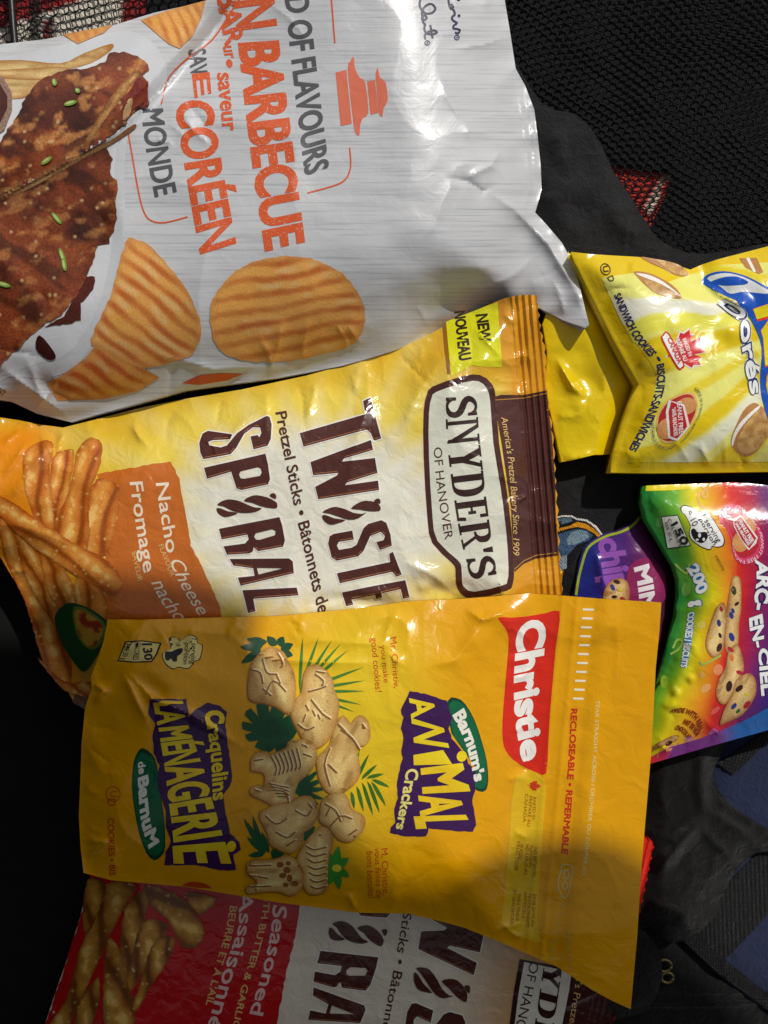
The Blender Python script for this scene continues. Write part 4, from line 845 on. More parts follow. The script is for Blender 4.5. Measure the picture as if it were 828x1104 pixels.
def z_gu(x, y):
    r = 42-.5*np.abs(x-660)*.55; d = np.clip((690-x)/100, 0, 1.2)
    z = 36-11*d**1.2+1.5*(fbm(x, y, 50, 111)-.5)+1.4*ridge(x, y, 60, 113)
    z = z+puckers(x, y, gus, 14, 17, 45, 1.6)
    z = z+crease(x, y, ko((60, 440), (120, 550), (175, 605)), 6, 8)+crease(x, y, ko((175, 605), (270, 690)), 3, 7)-crease(x, y, ko((130, 470), (200, 560), (260, 660)), 3, 14, False)+crease(x, y, ko((275, 525), (250, 600), (175, 610)), 3, 8)+crease(x, y, ko((205, 800), (120, 815), (88, 826)), 2.5, 7)
    return np.minimum(z, 33)-9*np.exp(-(depth_in(x, y, or_o)/14)**2)
gus = ko((110, 70), (60, 200), (20, 330), (36, 430), (30, 560), (60, 700), (88, 828), (140, 818), (205, 802), (330, 800), (420, 700), (450, 500), (350, 300), (230, 90))
OR.body('gusset', gus, lin(236, 204, 8), M_POUCH, lambda x, y: 8+0*x, 3., zf=z_gu)
pale = ko((228, 165), (345, 148), (440, 190), (560, 150), (640, 120), (828, 110), (1090, 60), (1090, 826), (322, 830), (350, 770), (408, 640), (430, 520), (405, 470), (350, 395), (345, 400), (300, 320))
def raycol(x, y):
    a = np.degrees(np.arctan2(y-330, 930-x)); c = np.tile(lin(244, 240, 128), (len(x), 1)); w_ = fbm(x, y, 90, 7)*8
    for lo, hi, cc in ((-16, -11, lin(240, 216, 30)), (-1, 4, lin(250, 248, 226)), (4, 9, lin(244, 238, 90)), (10, 19, lin(238, 208, 20)), (24, 27, lin(238, 216, 50)), (32, 37, lin(240, 210, 20)), (38, 43, lin(248, 246, 214)), (46, 54, lin(238, 212, 30))):
        k = sm(lo-.6, lo+.6, a+w_-4)*sm(hi+.6, hi-.6, a+w_-4); c = mix(c, cc, k)
    return c
OR.sheet('pale_panel', [pale], raycol, M_POUCH, 1, 3.)
ou = ell(580+243/3.34, 250+135/3.34, 5.4, 6.6, -25); oi = ell(580+243/3.34, 250+135/3.34, 4.3, 5.5, -25)
OR.sheet('certification_mark', [ou, oi], lin(60, 50, 20), M_POUCH, 2)
OR.text('lettering', [('U', ko((232, 125), (236, 147)), ko((250, 122), (255, 143)), lin(60, 50, 20), .03), ('D', ko((248, 165), (258, 182)), ko((268, 156), (278, 174)), lin(60, 50, 20), .02),
    ('SANDWICH COOKIES', ko((274, 228), (312, 320), (352, 390), (402, 450)), ko((297, 218), (338, 308), (378, 376), (430, 436)), NAVYI, .03), ('•', ko((418, 452), (428, 470)), ko((442, 445), (452, 462)), NAVYI, .02),
    ('BISCUITS-SANDWICHES', ko((428, 478), (428, 545), (408, 620), (372, 700), (328, 782)), ko((454, 472), (458, 548), (436, 630), (400, 712), (352, 794)), NAVYI, .03)], M_POUCH, 2)
MR = lin(214, 36, 44)
leaf_u = [(0, -1), (.2, -.62), (.42, -.74), (.36, -.2), (.62, -.48), (.7, -.3), (1, -.34), (.88, -.02), (1, .1), (.5, .46), (.56, .64), (.06, .56), (.05, 1), (-.05, 1), (-.06, .56), (-.56, .64), (-.5, .46), (-1, .1), (-.88, -.02), (-1, -.34), (-.7, -.3), (-.62, -.48), (-.36, -.2), (-.42, -.74), (-.2, -.62)]
def placed(pts, cx, cy, sx, sy, a):
    c, s = math.cos(math.radians(a)), math.sin(math.radians(a)); return [(cx+u*sx*c-v*sy*s, cy+u*sx*s+v*sy*c) for u, v in pts]
lx, ly = ko((540, 424))[0]
badge = ko((448, 372), (470, 364), (524, 470), (520, 492), (500, 490), (446, 392))
OR.shapes('leaf_badge', [([tuple(p) for p in placed(leaf_u, lx, ly, 22, 25, 72)], lin(248, 240, 236)), ([tuple(p) for p in placed(leaf_u, lx, ly, 20, 23, 72)], MR), (smooth(badge, 3), MR), (smooth(ko((452, 376), (468, 370), (518, 470), (516, 486), (503, 484), (452, 392)), 3), lin(250, 246, 240))], M_POUCH, 2, 3.)
OR.text('badge_lettering', [('CANADA', ko((464, 386), (504, 476)), ko((480, 378), (520, 468)), MR, .03), ('PRÉPARÉ AU', ko((492, 384), (524, 468)), ko((505, 378), (538, 462)), lin(250, 240, 236), .02), ('BAKED IN', ko((518, 388), (542, 450)), ko((531, 382), (555, 444)), lin(250, 240, 236), .02)], M_POUCH, 5)
ex, ey = ko((502, 668))[0]
nut = lambda x, y: mix(lin(206, 124, 60), lin(236, 176, 110), fbm(x, y, 8, 3))
egg = smooth(ko((440, 640), (470, 605), (520, 580), (556, 578), (574, 610), (572, 650), (545, 705), (510, 745), (470, 762), (440, 752), (428, 720), (426, 680)), 3)
eg2 = [(ex+(x-ex)*.9, ey+(y-ey)*.9) for x, y in egg]
OR.shapes('peanut_emblem', [(egg, lin(236, 196, 110)), (eg2, lin(196, 34, 38)), (ell(ex+9, ey-12, 12, 9, -20), nut), (ell(ex-11, ey+12, 12, 10, -50), nut), (ko((470, 606), (526, 622), (546, 700), (502, 752), (468, 742), (460, 650)), lin(246, 240, 232)), (ko((480, 612), (520, 628), (536, 700), (500, 744), (476, 734), (470, 650)), lin(196, 34, 38))], M_FOOD, 2, 3.)
ring = [(ex+(x-ex)*1.1, ey+(y-ey)*1.1) for x, y in egg]; rin2 = [(ex+(x-ex)*1.22, ey+(y-ey)*1.22) for x, y in egg]
NR = len(ring)
OR.text('emblem_lettering', [('MADE IN A PEANUT FREE FACILITY', [rin2[(i) % NR] for i in range(9, 22)], [ring[i % NR] for i in range(9, 22)][:], NAVYI, .0), ('USINE EXEMPTE D\'ARACHIDES', [ring[i % NR] for i in range(34, 21, -1)], [rin2[i % NR] for i in range(34, 21, -1)], NAVYI, 0.), ('PEANUT FREE', ko((500, 612), (506, 728)), ko((516, 610), (522, 722)), lin(250, 236, 230), .02), ('SANS ARACHIDES', ko((482, 640), (488, 735)), ko((496, 630), (502, 732)), lin(250, 236, 230), .02)], M_POUCH, 6.5)
# cookies
def cookie(cx, cy, rx, ry, a): 
    return lambda x, y: mix(lin(160, 104, 44), lin(236, 190, 116), np.clip(fbm(x, y, 5, 13, 3)*1.3-.1, 0, 1))
kc = cr(680, 250, 5.595); kd = cr(680, 380, 5.595); CKE = lin(194, 134, 70); CRM = lin(252, 250, 240)
ckc = cookie(0, 0, 1, 1, 0)
OCK = ([(smooth(kc((60, 152), (150, 165), (230, 180), (300, 205), (345, 250), (335, 268), (270, 262), (200, 225), (120, 190)), 3), CKE), (smooth(kc((100, 160), (190, 215), (250, 262), (215, 232)), 3), CRM), (smooth(kc((150, 168), (230, 182), (300, 210), (340, 252), (300, 264), (240, 240), (190, 205)), 3), ckc),
    (smooth(kc((20, 240), (110, 250), (200, 290), (270, 340), (305, 398), (250, 400), (160, 375), (90, 325), (45, 280)), 3), CKE), (smooth(kc((30, 252), (110, 262), (200, 306), (290, 380), (190, 320), (90, 280)), 3), CRM), (smooth(kc((80, 290), (160, 310), (230, 345), (285, 398), (220, 392), (140, 365), (95, 325)), 3), ckc),
    (kc((655, 160), (760, 158), (800, 245), (770, 255), (690, 215)), CKE), (kc((695, 160), (715, 158), (755, 240), (740, 245)), CRM),
    (smooth(kd((735, 305), (780, 320), (840, 380), (840, 480), (790, 560), (740, 610), (690, 625), (640, 600), (610, 560), (605, 520), (630, 450), (680, 350)), 3), CKE), (smooth(kd((770, 322), (776, 335), (700, 410), (640, 490), (615, 560), (606, 555), (620, 490), (670, 410)), 3), CRM), (smooth(kd((780, 345), (840, 395), (840, 480), (790, 555), (735, 600), (690, 612), (650, 585), (640, 540), (680, 450), (730, 390)), 3), ckc)])
for i, (a, b) in enumerate(((0, 3), (3, 6), (6, 8), (8, 11))): OR.shapes('cookie_picture', OCK[a:b], M_FOOD, 2, 3., dl=.4)
# blue brand mark and subtitle
OR.shapes('brand_mark', [(smooth(kc((430, 290), (470, 255), (560, 238), (680, 262), (780, 310), (900, 380), (900, 440), (800, 440), (700, 436), (600, 400), (500, 352), (440, 318)), 3), BLUEI), (smooth(kc((462, 284), (520, 256), (600, 252), (700, 282), (790, 330), (850, 372), (790, 372), (680, 362), (600, 374), (540, 330)), 3), lin(238, 238, 236)), (smooth(kc((480, 305), (560, 275), (640, 272), (705, 300), (690, 318), (600, 325), (530, 322)), 3), BLUEI),
    (smooth(kc((640, 400), (760, 380), (900, 370), (1200, 380), (1200, 900), (1100, 1160), (860, 1160), (800, 1040), (780, 900), (790, 700), (740, 560), (680, 470)), 3), BLUEI)], M_POUCH, 2, 3.)
OR.text('brand_lettering', [('REO', kc((742, 470), (800, 640), (812, 800), (830, 1060)), kc((960, 400), (1000, 640), (1010, 800), (1030, 1060)), lin(240, 60, 40), .09), ], M_POUCH, 4.6)
OR.text('brand_lettering', [('REO', kc((742, 470), (800, 640), (812, 800), (830, 1060)), kc((960, 400), (1000, 640), (1010, 800), (1030, 1060)), lin(248, 226, 30), .06)], M_POUCH, 5.4)
db, dc = kc((520, 440), (640, 545), (668, 700), (690, 830), (722, 985)), kc((570, 405), (722, 500), (748, 690), (775, 810), (790, 970))
for bo, col, la in ((.19, lin(250, 248, 236), 4.6), (.14, lin(30, 52, 120), 6.), (.035, lin(250, 250, 248), 7.6)): OR.text('subtitle_lettering', [('Dorés', db, dc, col, bo)], M_POUCH, la, None, 3.)

# ---- rainbow pouch of mini cookies
kr7 = cr(580, 500, 3.34); k3 = cr(690, 515, 6.0); k4 = cr(690, 660, 6.0)
rb_l = kr7((390, 80), (384, 140), (398, 205), (435, 265), (470, 325), (500, 375), (515, 420), (518, 480), (508, 560), (480, 680), (445, 800), (415, 900), (398, 1000), (385, 1086))
rb_o = rb_l+kr7((600, 1022), (828, 958), (1000, 910), (1000, 60), (828, 78), (760, 70), (700, 67), (560, 72))
def z_rb(x, y):
    P = rb_o[:14]+[(1100, 720), (1100, 520)]
    z = pillow(x, y, P, 38, 12, 55, 2.)+1.8*(fbm(x, y, 70, 121)-.5)+1.2*ridge(x, y, 70, 123)
    z = z+puckers(x, y, rb_o, 18, 13, 40, 1.1)
    z = z+crease(x, y, k4((160, 560), (260, 420), (350, 330)), 2.2, 9)-crease(x, y, k4((230, 520), (330, 430)), 1.6, 10, False)
    return z+.5*np.sin((y+.25*x)*1.1)*sm(12, 6, np.abs(y+.29*x-1035+6))*0
RB = Thing('cookie_pouch', 'rainbow coloured pouch of mini chocolate chip cookies right of the yellow cracker pouch', 'cookie pouch', (770, 660), z_rb)
RCOL = [lin(34, 134, 50), lin(110, 180, 40), lin(240, 222, 20), lin(240, 150, 28), lin(222, 44, 34), lin(186, 28, 60), lin(110, 34, 110), lin(56, 40, 130)]
RY = [500, 520, 570, 640, 700, 760, 810, 860]
RX = [[700, 725, 745, 768, 785, 803, 818, 840], [700, 725, 745, 768, 785, 803, 818, 840], [705, 735, 752, 775, 790, 815, 835, 860], [738, 752, 768, 785, 797, 810, 828, 850], [722, 736, 752, 770, 784, 796, 822, 845], [690, 708, 728, 752, 770, 786, 806, 830], [670, 690, 712, 752, 765, 782, 800, 826], [660, 680, 712, 752, 765, 782, 800, 826]]
def rain(x, y):
    v = x+(fbm(x, y, 40, 5)-.5)*14; c = np.tile(RCOL[0], (len(x), 1)); B_ = [np.interp(y, RY, [r[i] for r in RX]) for i in range(8)]
    for i in range(7): c = np.where((v > B_[i])[:, None], mix(RCOL[i], RCOL[i+1], np.clip((v-B_[i])/(B_[i+1]-B_[i]), 0, 1)), c)
    return c
RBF = RB.body('front_panel', rb_o, rain, M_POUCH, lambda x, y: 16+0*x, 3.)
def z_rg(x, y): return np.minimum(32-8*np.clip((735-x)/110, 0, 1.2)**1.3+1.6*(fbm(x, y, 40, 131)-.5)+1.2*ridge(x, y, 50, 133)+crease(x, y, kr7((200, 290), (230, 400), (240, 480)), 3, 8), 33)-13*np.exp(-(depth_in(x, y, rb_o)/15)**2)
rg_o = kr7((130, 500), (138, 440), (152, 365), (172, 305), (200, 278), (250, 254), (300, 240), (340, 215), (370, 175), (388, 130), (420, 140), (560, 420), (540, 700), (470, 960), (400, 960), (300, 900), (150, 700))
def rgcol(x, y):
    c = mix(lin(30, 42, 136), lin(76, 40, 126), sm(636, 662, x-.1*(y-600))); c = mix(c, lin(112, 38, 96), sm(662, 700, x)); c = mix(c, lin(64, 26, 34), sm(702, 722, x)*sm(540, 600, y))  # last mix paints the front panel's shade onto the gusset
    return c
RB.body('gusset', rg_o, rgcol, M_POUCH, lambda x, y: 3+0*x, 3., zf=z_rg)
def on_gusset(f, *a, **kw):
    z0 = RB.zf; RB.zf = z_rg; r = f(*a, **kw); RB.zf = z0; return r
on_gusset(RB.stroke, 'gusset_edge', [smooth(kr7((138, 470), (145, 420), (158, 365), (176, 310), (203, 283), (250, 259), (300, 245), (343, 220), (373, 180), (388, 140)), 3, False)], 2.6, lin(170, 190, 30), M_POUCH, 1)
GHO = lin(150, 84, 180)
on_gusset(RB.text, 'ghost_lettering', [('chips', kr7((215, 270), (235, 400), (262, 500)), kr7((300, 262), (335, 380), (365, 480)), GHO, .04)], M_POUCH, 1)
on_gusset(RB.sheet, 'magenta_band', [smooth(kr7((320, 400), (345, 352), (400, 340), (445, 380), (462, 440), (448, 500), (380, 520), (320, 490)), 3)], lin(150, 40, 96), M_POUCH, 2)
on_gusset(RB.text, 'lettering', [('MINI', kr7((345, 375), (360, 440), (372, 560)), kr7((398, 360), (415, 430), (428, 550)), lin(246, 238, 240), .05)], M_POUCH, 3)
def chipcookie(seed, dots):
    def f(x, y):
        c = mix(lin(196, 138, 74), lin(238, 200, 132), np.clip(fbm(x, y, 12, seed, 3)*1.4-.2, 0, 1))
        return c
    return f
def choc(cx, cy, r, a, col): return (ell(cx, cy, r, r*.55, a, 12), col)
CHO, CBL, CRD, CGR = lin(56, 26, 18), lin(44, 56, 140), lin(180, 36, 44), lin(50, 110, 50)
def mini(poly, dots, seed=1):
    return [(smooth(poly, 3), shade(smooth(poly, 3), lin(170, 104, 48), lin(240, 204, 134), .5, seed, .35, 12))]+[choc(x, y, r, a, c) for x, y, r, a, c in dots]
m1 = mini(kr7((240, 450), (265, 420), (300, 412), (325, 430), (330, 470), (318, 500), (240, 500)), [(kr7((283, 425))[0]+(4, 20, CHO)), (kr7((268, 445))[0]+(4, 60, CBL)), (kr7((300, 455))[0]+(3, 0, lin(220, 190, 40))), (kr7((275, 478))[0]+(3, 0, CHO)), (kr7((305, 485))[0]+(3, 30, CRD))], 3)
on_gusset(RB.shapes, 'cookie_picture', m1, M_FOOD, 4, 3.)
RB.sheet('top_strip', [kr7((389, 79), (480, 75), (560, 73), (562, 90), (480, 96), (388, 98))], lin(240, 222, 30), M_POUCH, 1)
RB.sheet('base_strip', [[(698, 818), (697, 824), (695.5, 825), (760, 806), (828, 787), (870, 775), (870, 745), (840, 757), (800, 778), (755, 796), (720, 806)]], lambda x, y: np.where((x < 722)[:, None], mix(lin(226, 50, 60), lin(200, 60, 110), sm(700, 722, x)), mix(lin(130, 50, 140), lin(36, 110, 190), sm(770, 800, x))), M_POUCH, 1)
LT = lambda c, t=.3: mix(c, np.array([1., 1, 1]), t)
fl = []
for cx, cy, rx, ry, a, c in ((769, 791, 5, 6, 30, lin(190, 120, 200)), (743, 797, 5, 4, 0, lin(176, 104, 190)), (722, 806, 4, 6, 30, lin(230, 110, 140)), (711, 813, 1.6, 6, 20, lin(240, 120, 120)), (733, 805, 1.6, 6, -30, lin(226, 110, 150)), (817, 778, 3, 4, 0, lin(90, 150, 220)), (761, 742, 6, 4, -40, lin(244, 190, 130)), (757, 728, 3, 3, 0, lin(240, 190, 120)), (774, 722, 5, 6, 20, lin(238, 170, 120)), (756, 674, 5, 4, -20, lin(240, 226, 110)), (711, 563, 4, 6, 20, lin(110, 180, 110)), (740, 635, 5, 8, 10, lin(130, 180, 80)), (716, 735, 4, 7, 0, lin(180, 206, 60)), (730, 742, 3, 4, 0, lin(210, 206, 60)), (771, 766, 6, 2.5, -40, lin(236, 120, 110))): fl.append((ell(cx, cy, rx, ry, a), c))
for p_, c_ in fl: RB.sheet('splash_mark', [p_], lambda x, y, c_=c_: mix(rain(x, y), c_, .6), M_POUCH, .8)
RB.stroke('swirl_pattern', [smooth(k3((380, 90), (375, 140), (400, 190), (450, 195)), 3, False)], 2.2, lin(244, 190, 110), M_POUCH, 1)
RB.stroke('swirl_pattern', [smooth(k3((400, 60), (420, 80), (400, 105), (410, 130), (435, 120), (430, 70)), 3, False)], 2.2, lin(244, 190, 110), M_POUCH, 1.6)
RB.stroke('swirl_pattern', [smooth(k4((200, 270), (250, 240), (275, 190), (240, 180), (215, 230)), 3, False), smooth(k4((390, 320), (400, 340), (450, 320), (520, 280)), 3, False), smooth(k3((230, 560), (300, 620), (320, 560)), 3, False)], 2.2, lin(170, 200, 90), M_POUCH, 1.6)
BK, WH = lin(24, 24, 26), lin(248, 248, 246)
box = k3((138, 250), (245, 240), (330, 440), (175, 460)); bx2 = k3((143, 255), (242, 246), (323, 435), (180, 454))
RB.shapes('nutrition_box', [(box, BK), (bx2, lin(236, 238, 228))], M_POUCH, 1.6)
cl = smooth(k3((262, 190), (285, 178), (330, 190), (365, 225), (410, 215), (460, 250), (500, 310), (545, 390), (540, 440), (500, 452), (468, 445), (455, 468), (410, 455), (375, 435), (330, 395), (318, 350), (325, 310), (290, 240), (268, 220)), 3)
cc = np.mean(cl, 0); cl2 = [tuple(cc+(np.array(p)-cc)*.955) for p in cl]
RB.shapes('serving_cloud', [(cl, BK), (cl2, WH), (smooth(k3((330, 340), (352, 328), (372, 352), (400, 352), (425, 352), (438, 385), (410, 420), (372, 415), (342, 385)), 3), BK), (ell(690+385/6, 515+372/6, 1.6, 2.4), WH), (ell(690+412/6, 515+398/6, 1.4, 1.8), WH), (ell(690+370/6, 515+400/6, 1.6, 1.2), WH)], M_POUCH, 1.6)
RB.text('nutrition_lettering', [('150', k3((205, 300), (275, 440)), k3((240, 278), (322, 420)), BK, .04), ('CALORIES', k3((180, 270), (255, 445)), k3((200, 262), (275, 436)), BK, .0), ('PER 30 g', k3((160, 290), (200, 405)), k3((176, 284), (216, 398)), BK, 0), ('= 10', k3((305, 225), (340, 318)), k3((335, 205), (378, 298)), BK, .0), ('1 serving', k3((395, 250), (500, 420)), k3((425, 235), (530, 405)), BK, 0), ('portion', k3((380, 270), (475, 438)), k3((402, 262), (498, 425)), BK, 0), ('(9 BISCUITS)', k3((485, 505), (535, 600)), k3((498, 500), (548, 595)), BK)], M_POUCH, 4)
w3 = [('200', k3((300, 585), (345, 660), (368, 760)), k3((365, 545), (420, 640), (442, 730)), .05), ('g', k3((335, 800), (338, 835)), k3((420, 775), (425, 820)), .05), ('COOKIES / BISCUITS', [(742, 661), (738, 690), (734, 719)], [(749, 659), (746, 690), (740, 720)], .03)]
RB.text('weight_lettering', [(s_, b, c_, lin(30, 120, 190), bo+.11) for s_, b, c_, bo in w3], M_POUCH, 1.6); RB.text('weight_lettering', [(s_, b, c_, WH, bo) for s_, b, c_, bo in w3], M_POUCH, 2.6)
PK = lin(226, 60, 110)
pe = smooth(k3((510, 230), (540, 190), (600, 170), (660, 195), (720, 260), (780, 340), (800, 420), (790, 490), (740, 540), (680, 560), (630, 540), (600, 480), (590, 400), (560, 330), (520, 290)), 3); pc = np.mean(pe, 0)
pin = [tuple(pc+(np.array(p)-pc)*.78) for p in pe]; pin2 = [tuple(pc+(np.array(p)-pc)*.86) for p in pe]; pin3 = [tuple(pc+(np.array(p)-pc)*.98) for p in pe]
RB.shapes('peanut_emblem', [(pe, PK), (pin, lin(196, 30, 44)), (ell(690+690/6, 515+310/6, 9, 11, -30), nut), (ell(690+650/6, 515+415/6, 9, 11, 10), nut), (k3((600, 268), (650, 242), (760, 385), (750, 425), (700, 470), (650, 400), (604, 312)), lin(244, 236, 232)), (k3((608, 282), (652, 256), (750, 392), (706, 458), (656, 400), (610, 310)), lin(196, 30, 44))], M_FOOD, 1.6)
NP = len(pin2)
RB.text('emblem_lettering', [('PEANUT FREE', k3((632, 282), (715, 425)), k3((650, 270), (736, 405)), WH, .03), ('SANS ARACHIDES', k3((612, 300), (696, 440)), k3((626, 290), (712, 428)), WH, .03), ('MADE IN A PEANUT FREE FACILITY', [pin2[i % NP] for i in range(8, 36)], [pin3[i % NP] for i in range(8, 36)], lin(250, 220, 230), 0.)], M_POUCH, 6)
RB.text('brand_lettering', [(s_, b, c_, col, bo) for bo, col in ((.14, lin(44, 34, 96)),) for s_, b, c_ in (('ARC-', k3((742, 530), (755, 640), (742, 760), (735, 850)), k3((815, 540), (838, 640), (838, 760), (815, 860))), ('EN-', k4((705, 40), (712, 120), (745, 230)), k4((790, 10), (800, 100), (800, 220))), ('CIEL', k4((762, 240), (770, 330), (775, 420), (785, 540)), k4((828, 230), (840, 330), (850, 420), (868, 530))))], M_POUCH, 1.6)
RB.text('brand_lettering', [('ARC-', k3((742, 530), (755, 640), (742, 760), (735, 850)), k3((815, 540), (838, 640), (838, 760), (815, 860)), WH, .05), ('EN-', k4((705, 40), (712, 120), (745, 230)), k4((790, 10), (800, 100), (800, 220)), WH, .05), ('CIEL', k4((762, 240), (770, 330), (775, 420), (785, 540)), k4((828, 230), (840, 330), (850, 420), (868, 530)), WH, .05)], M_POUCH, 2.8)
cks = []
q = lambda f, x, y, r, a, c: (*f((x, y))[0], r, a, c)
cks.append(mini(k3((600, 640), (640, 640), (655, 700), (655, 850), (640, 940), (630, 1100), (560, 1130), (545, 1000), (560, 850), (580, 720)), [q(k3, 606, 730, 5, 80, lin(60, 70, 30)), q(k3, 625, 815, 3, -40, CHO), q(k3, 600, 860, 3, 70, CBL), q(k4, 590, 20, 4, 70, CBL), q(k4, 592, 160, 5, 70, CBL), q(k4, 585, 240, 4, 40, CRD)], 5))
cks.append(mini(k4((480, 0), (500, -40), (545, -60), (560, 60), (545, 200), (520, 270), (470, 290), (435, 250), (425, 190), (450, 90)), [q(k4, 510, 70, 4, 80, CBL), q(k4, 517, 150, 3, 70, CHO), q(k4, 512, 228, 5, -70, CHO), q(k4, 460, 165, 2, 10, lin(220, 190, 50)), q(k3, 525, 848, 3, 70, CRD)], 6))
cks.append(mini(k4((570, 260), (620, 205), (655, 260), (672, 360), (650, 420), (590, 540), (545, 595), (505, 575), (490, 510), (510, 430), (550, 360)), [q(k4, 592, 295, 4, 80, lin(220, 120, 60)), q(k4, 643, 390, 4, 20, CRD), q(k4, 575, 478, 6, -80, CHO), q(k4, 545, 530, 2, 0, lin(220, 190, 60))], 7))
cks.append(mini(k4((620, 440), (690, 395), (735, 415), (752, 480), (735, 560), (660, 660), (560, 710), (515, 725), (530, 660), (560, 590), (600, 520)), [q(k4, 640, 492, 5, -40, CHO), q(k4, 690, 530, 3, 0, lin(226, 200, 60)), q(k4, 605, 605, 4, -50, CBL), q(k4, 690, 595, 5, -50, CRD), q(k4, 632, 636, 3, -50, CGR)], 8))
cks.append(mini(k4((50, 905), (110, 850), (200, 800), (250, 795), (230, 830), (140, 865), (60, 910)), [q(k4, 185, 845, 4, -30, CHO)], 9))
for i, ck in enumerate(cks): RB.shapes('cookie_picture', ck, M_FOOD, 2+.7*i, 3., dl=.3)
RT = lin(150, 60, 24)
RB.text('small_lettering', [('MADE WITH REAL', k4((205, 650), (280, 650), (350, 690), (385, 770)), k4((205, 625), (290, 618), (375, 660), (415, 755)), RT, .03), ('FAIT DE VRAI', k4((275, 720), (320, 740), (365, 800)), k4((290, 690), (340, 710), (390, 775)), RT, .03), ('CHOCOLAT', k4((225, 755), (265, 770), (312, 820)), k4((240, 728), (285, 745), (332, 800)), RT, .03)], M_POUCH, 4)

# ---- yellow pouch of animal crackers (uppermost)
cr_o = [(116, 668), (150, 669), (210, 667), (300, 665), (380, 657), (440, 649), (500, 646), (540, 643), (570, 640), (600, 642), (650, 646), (713, 650), (711, 680), (707, 720), (703, 800), (698, 860), (692, 930), (687, 1010), (680, 1088), (660, 1079), (638, 1067), (600, 1042), (570, 1029), (540, 1016), (500, 1000), (470, 992), (440, 985), (385, 984), (300, 973), (200, 956), (120, 949), (90, 941), (87, 915), (85, 880), (87, 830), (88, 800), (92, 762), (99, 742), (98, 730), (104, 715), (112, 690)]
cr_p = [(120, 660), (300, 655), (440, 640), (560, 634), (580, 640), (575, 720), (568, 820), (552, 940), (540, 1010), (440, 985), (300, 975), (100, 946), (84, 870), (96, 750)]
def z_cr(x, y):
    z = pillow(x, y, cr_p, 49, 19, 130, 2.)+1.8*(fbm(x, y, 100, 141)-.5)+1.5*ridge(x, y, 110, 143)+1.6*ridge(x, y, 48, 144)*(sm(705, 665, y)+sm(180, 110, x)+.35)
    for pts, a, w_ in (([(132, 718), (164, 753), (206, 770), (262, 806)], 3.2, 6), ([(130, 722), (146, 752), (162, 786)], 2.8, 6), ([(262, 806), (320, 800), (350, 760)], 1., 12), ([(240, 672), (268, 704), (300, 712), (420, 716)], 1.6, 7), ([(300, 700), (340, 690), (450, 698)], 1.1, 8), ([(86, 905), (112, 908), (90, 925)], 2.4, 5), ([(98, 735), (112, 745), (100, 760)], 3, 5), ([(500, 655), (520, 668), (556, 656)], 2.2, 6), ([(410, 722), (420, 706), (436, 720)], 1.8, 6), ([(455, 720), (490, 712), (525, 668)], 1.8, 10), ([(375, 960), (384, 984)], 2, 5)):
        z = z+crease(x, y, pts, a*1.5, w_)
    z = z-crease(x, y, [(136, 735), (160, 740), (190, 756)], 1.6, 9, False)
    z = z+puckers(x, y, [(118, 668), (300, 665), (440, 649), (580, 640), (570, 1020), (440, 985), (300, 973), (90, 941), (86, 850), (98, 735)], 34, 9, 55, 1.3)
    # the lower right falls away from a soft diagonal fold
    s_ = -side(x, y, (440, 948), (590, 800)); z = z-.055*np.clip(s_*-1, 0, None)*0
    d2 = ((x-452)*.70+(y-940)*.71); d2 = np.clip(np.where(x > 420, d2, 0), 0, None); z = z-6.5*sm(0, 150, d2)*sm(430, 480, x)*sm(640, 560, x*1.)
    # reclosing strip and header: long ribs
    sx = x+.10*(y-650)
    z = z+.55*np.exp(-((sx-606)/3)**2)+.55*np.exp(-((sx-622)/3)**2)+.35*np.exp(-((sx-655)/8)**2)-.5*np.exp(-((sx-640)/6)**2)+.6*(vn(x*.6, y, 16, 5)-.5)*np.exp(-((sx-640)/18)**2)
    return z+1.5*sm(630, 720, x)*np.sin(y*.012)-4*sm(950, 1090, y)*sm(560, 690, x)
CRK = Thing('cracker_pouch', 'yellow recloseable pouch of animal crackers lying on top of the pile', 'cracker pouch', (400, 820), z_cr, 40)
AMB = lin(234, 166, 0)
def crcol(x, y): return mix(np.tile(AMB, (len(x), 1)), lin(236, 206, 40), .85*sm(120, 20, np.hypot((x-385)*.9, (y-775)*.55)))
cr_split = [(600, 642), (596, 700), (590, 800), (584, 900), (574, 1000), (570, 1029)]
i0, i1 = cr_o.index((600, 642)), cr_o.index((570, 1029))
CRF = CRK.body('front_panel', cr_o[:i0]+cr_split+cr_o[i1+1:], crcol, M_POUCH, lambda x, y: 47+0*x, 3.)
CRH = CRK.body('header_strip', cr_o[i0:i1+1]+cr_split[::-1][1:-1], AMB, M_POUCH, lambda x, y: 46+0*x, 3.)
k6 = cr(520, 640, 2.4); RDF_ = lin(222, 44, 24)
flag = smooth(k6((40, 62), (75, 62), (120, 58), (165, 50), (200, 45), (196, 100), (190, 140), (183, 220), (176, 300), (171, 380), (165, 465), (140, 462), (115, 452), (80, 430), (60, 405), (53, 380), (52, 330), (58, 250), (64, 180), (68, 120), (60, 90)), 2)
FG = CRK.sheet('brand_flag', [flag], RDF_, M_POUCH, 1, 3.)
CRK.text('brand_lettering', [('Christie', k6((92, 72), (86, 150), (82, 240), (86, 330), (102, 432)), k6((166, 66), (160, 150), (152, 240), (152, 330), (158, 424)), lin(248, 244, 236), .05, -.12)], M_POUCH, 2, FG, 4.)
CRK.stroke('tear_marks', [[(629-i*1.05, 657+i*9.6), (639.5-i*1.1, 657.3+i*9.6)] for i in range(11)], 2.2, lin(244, 238, 214), M_POUCH, 1)
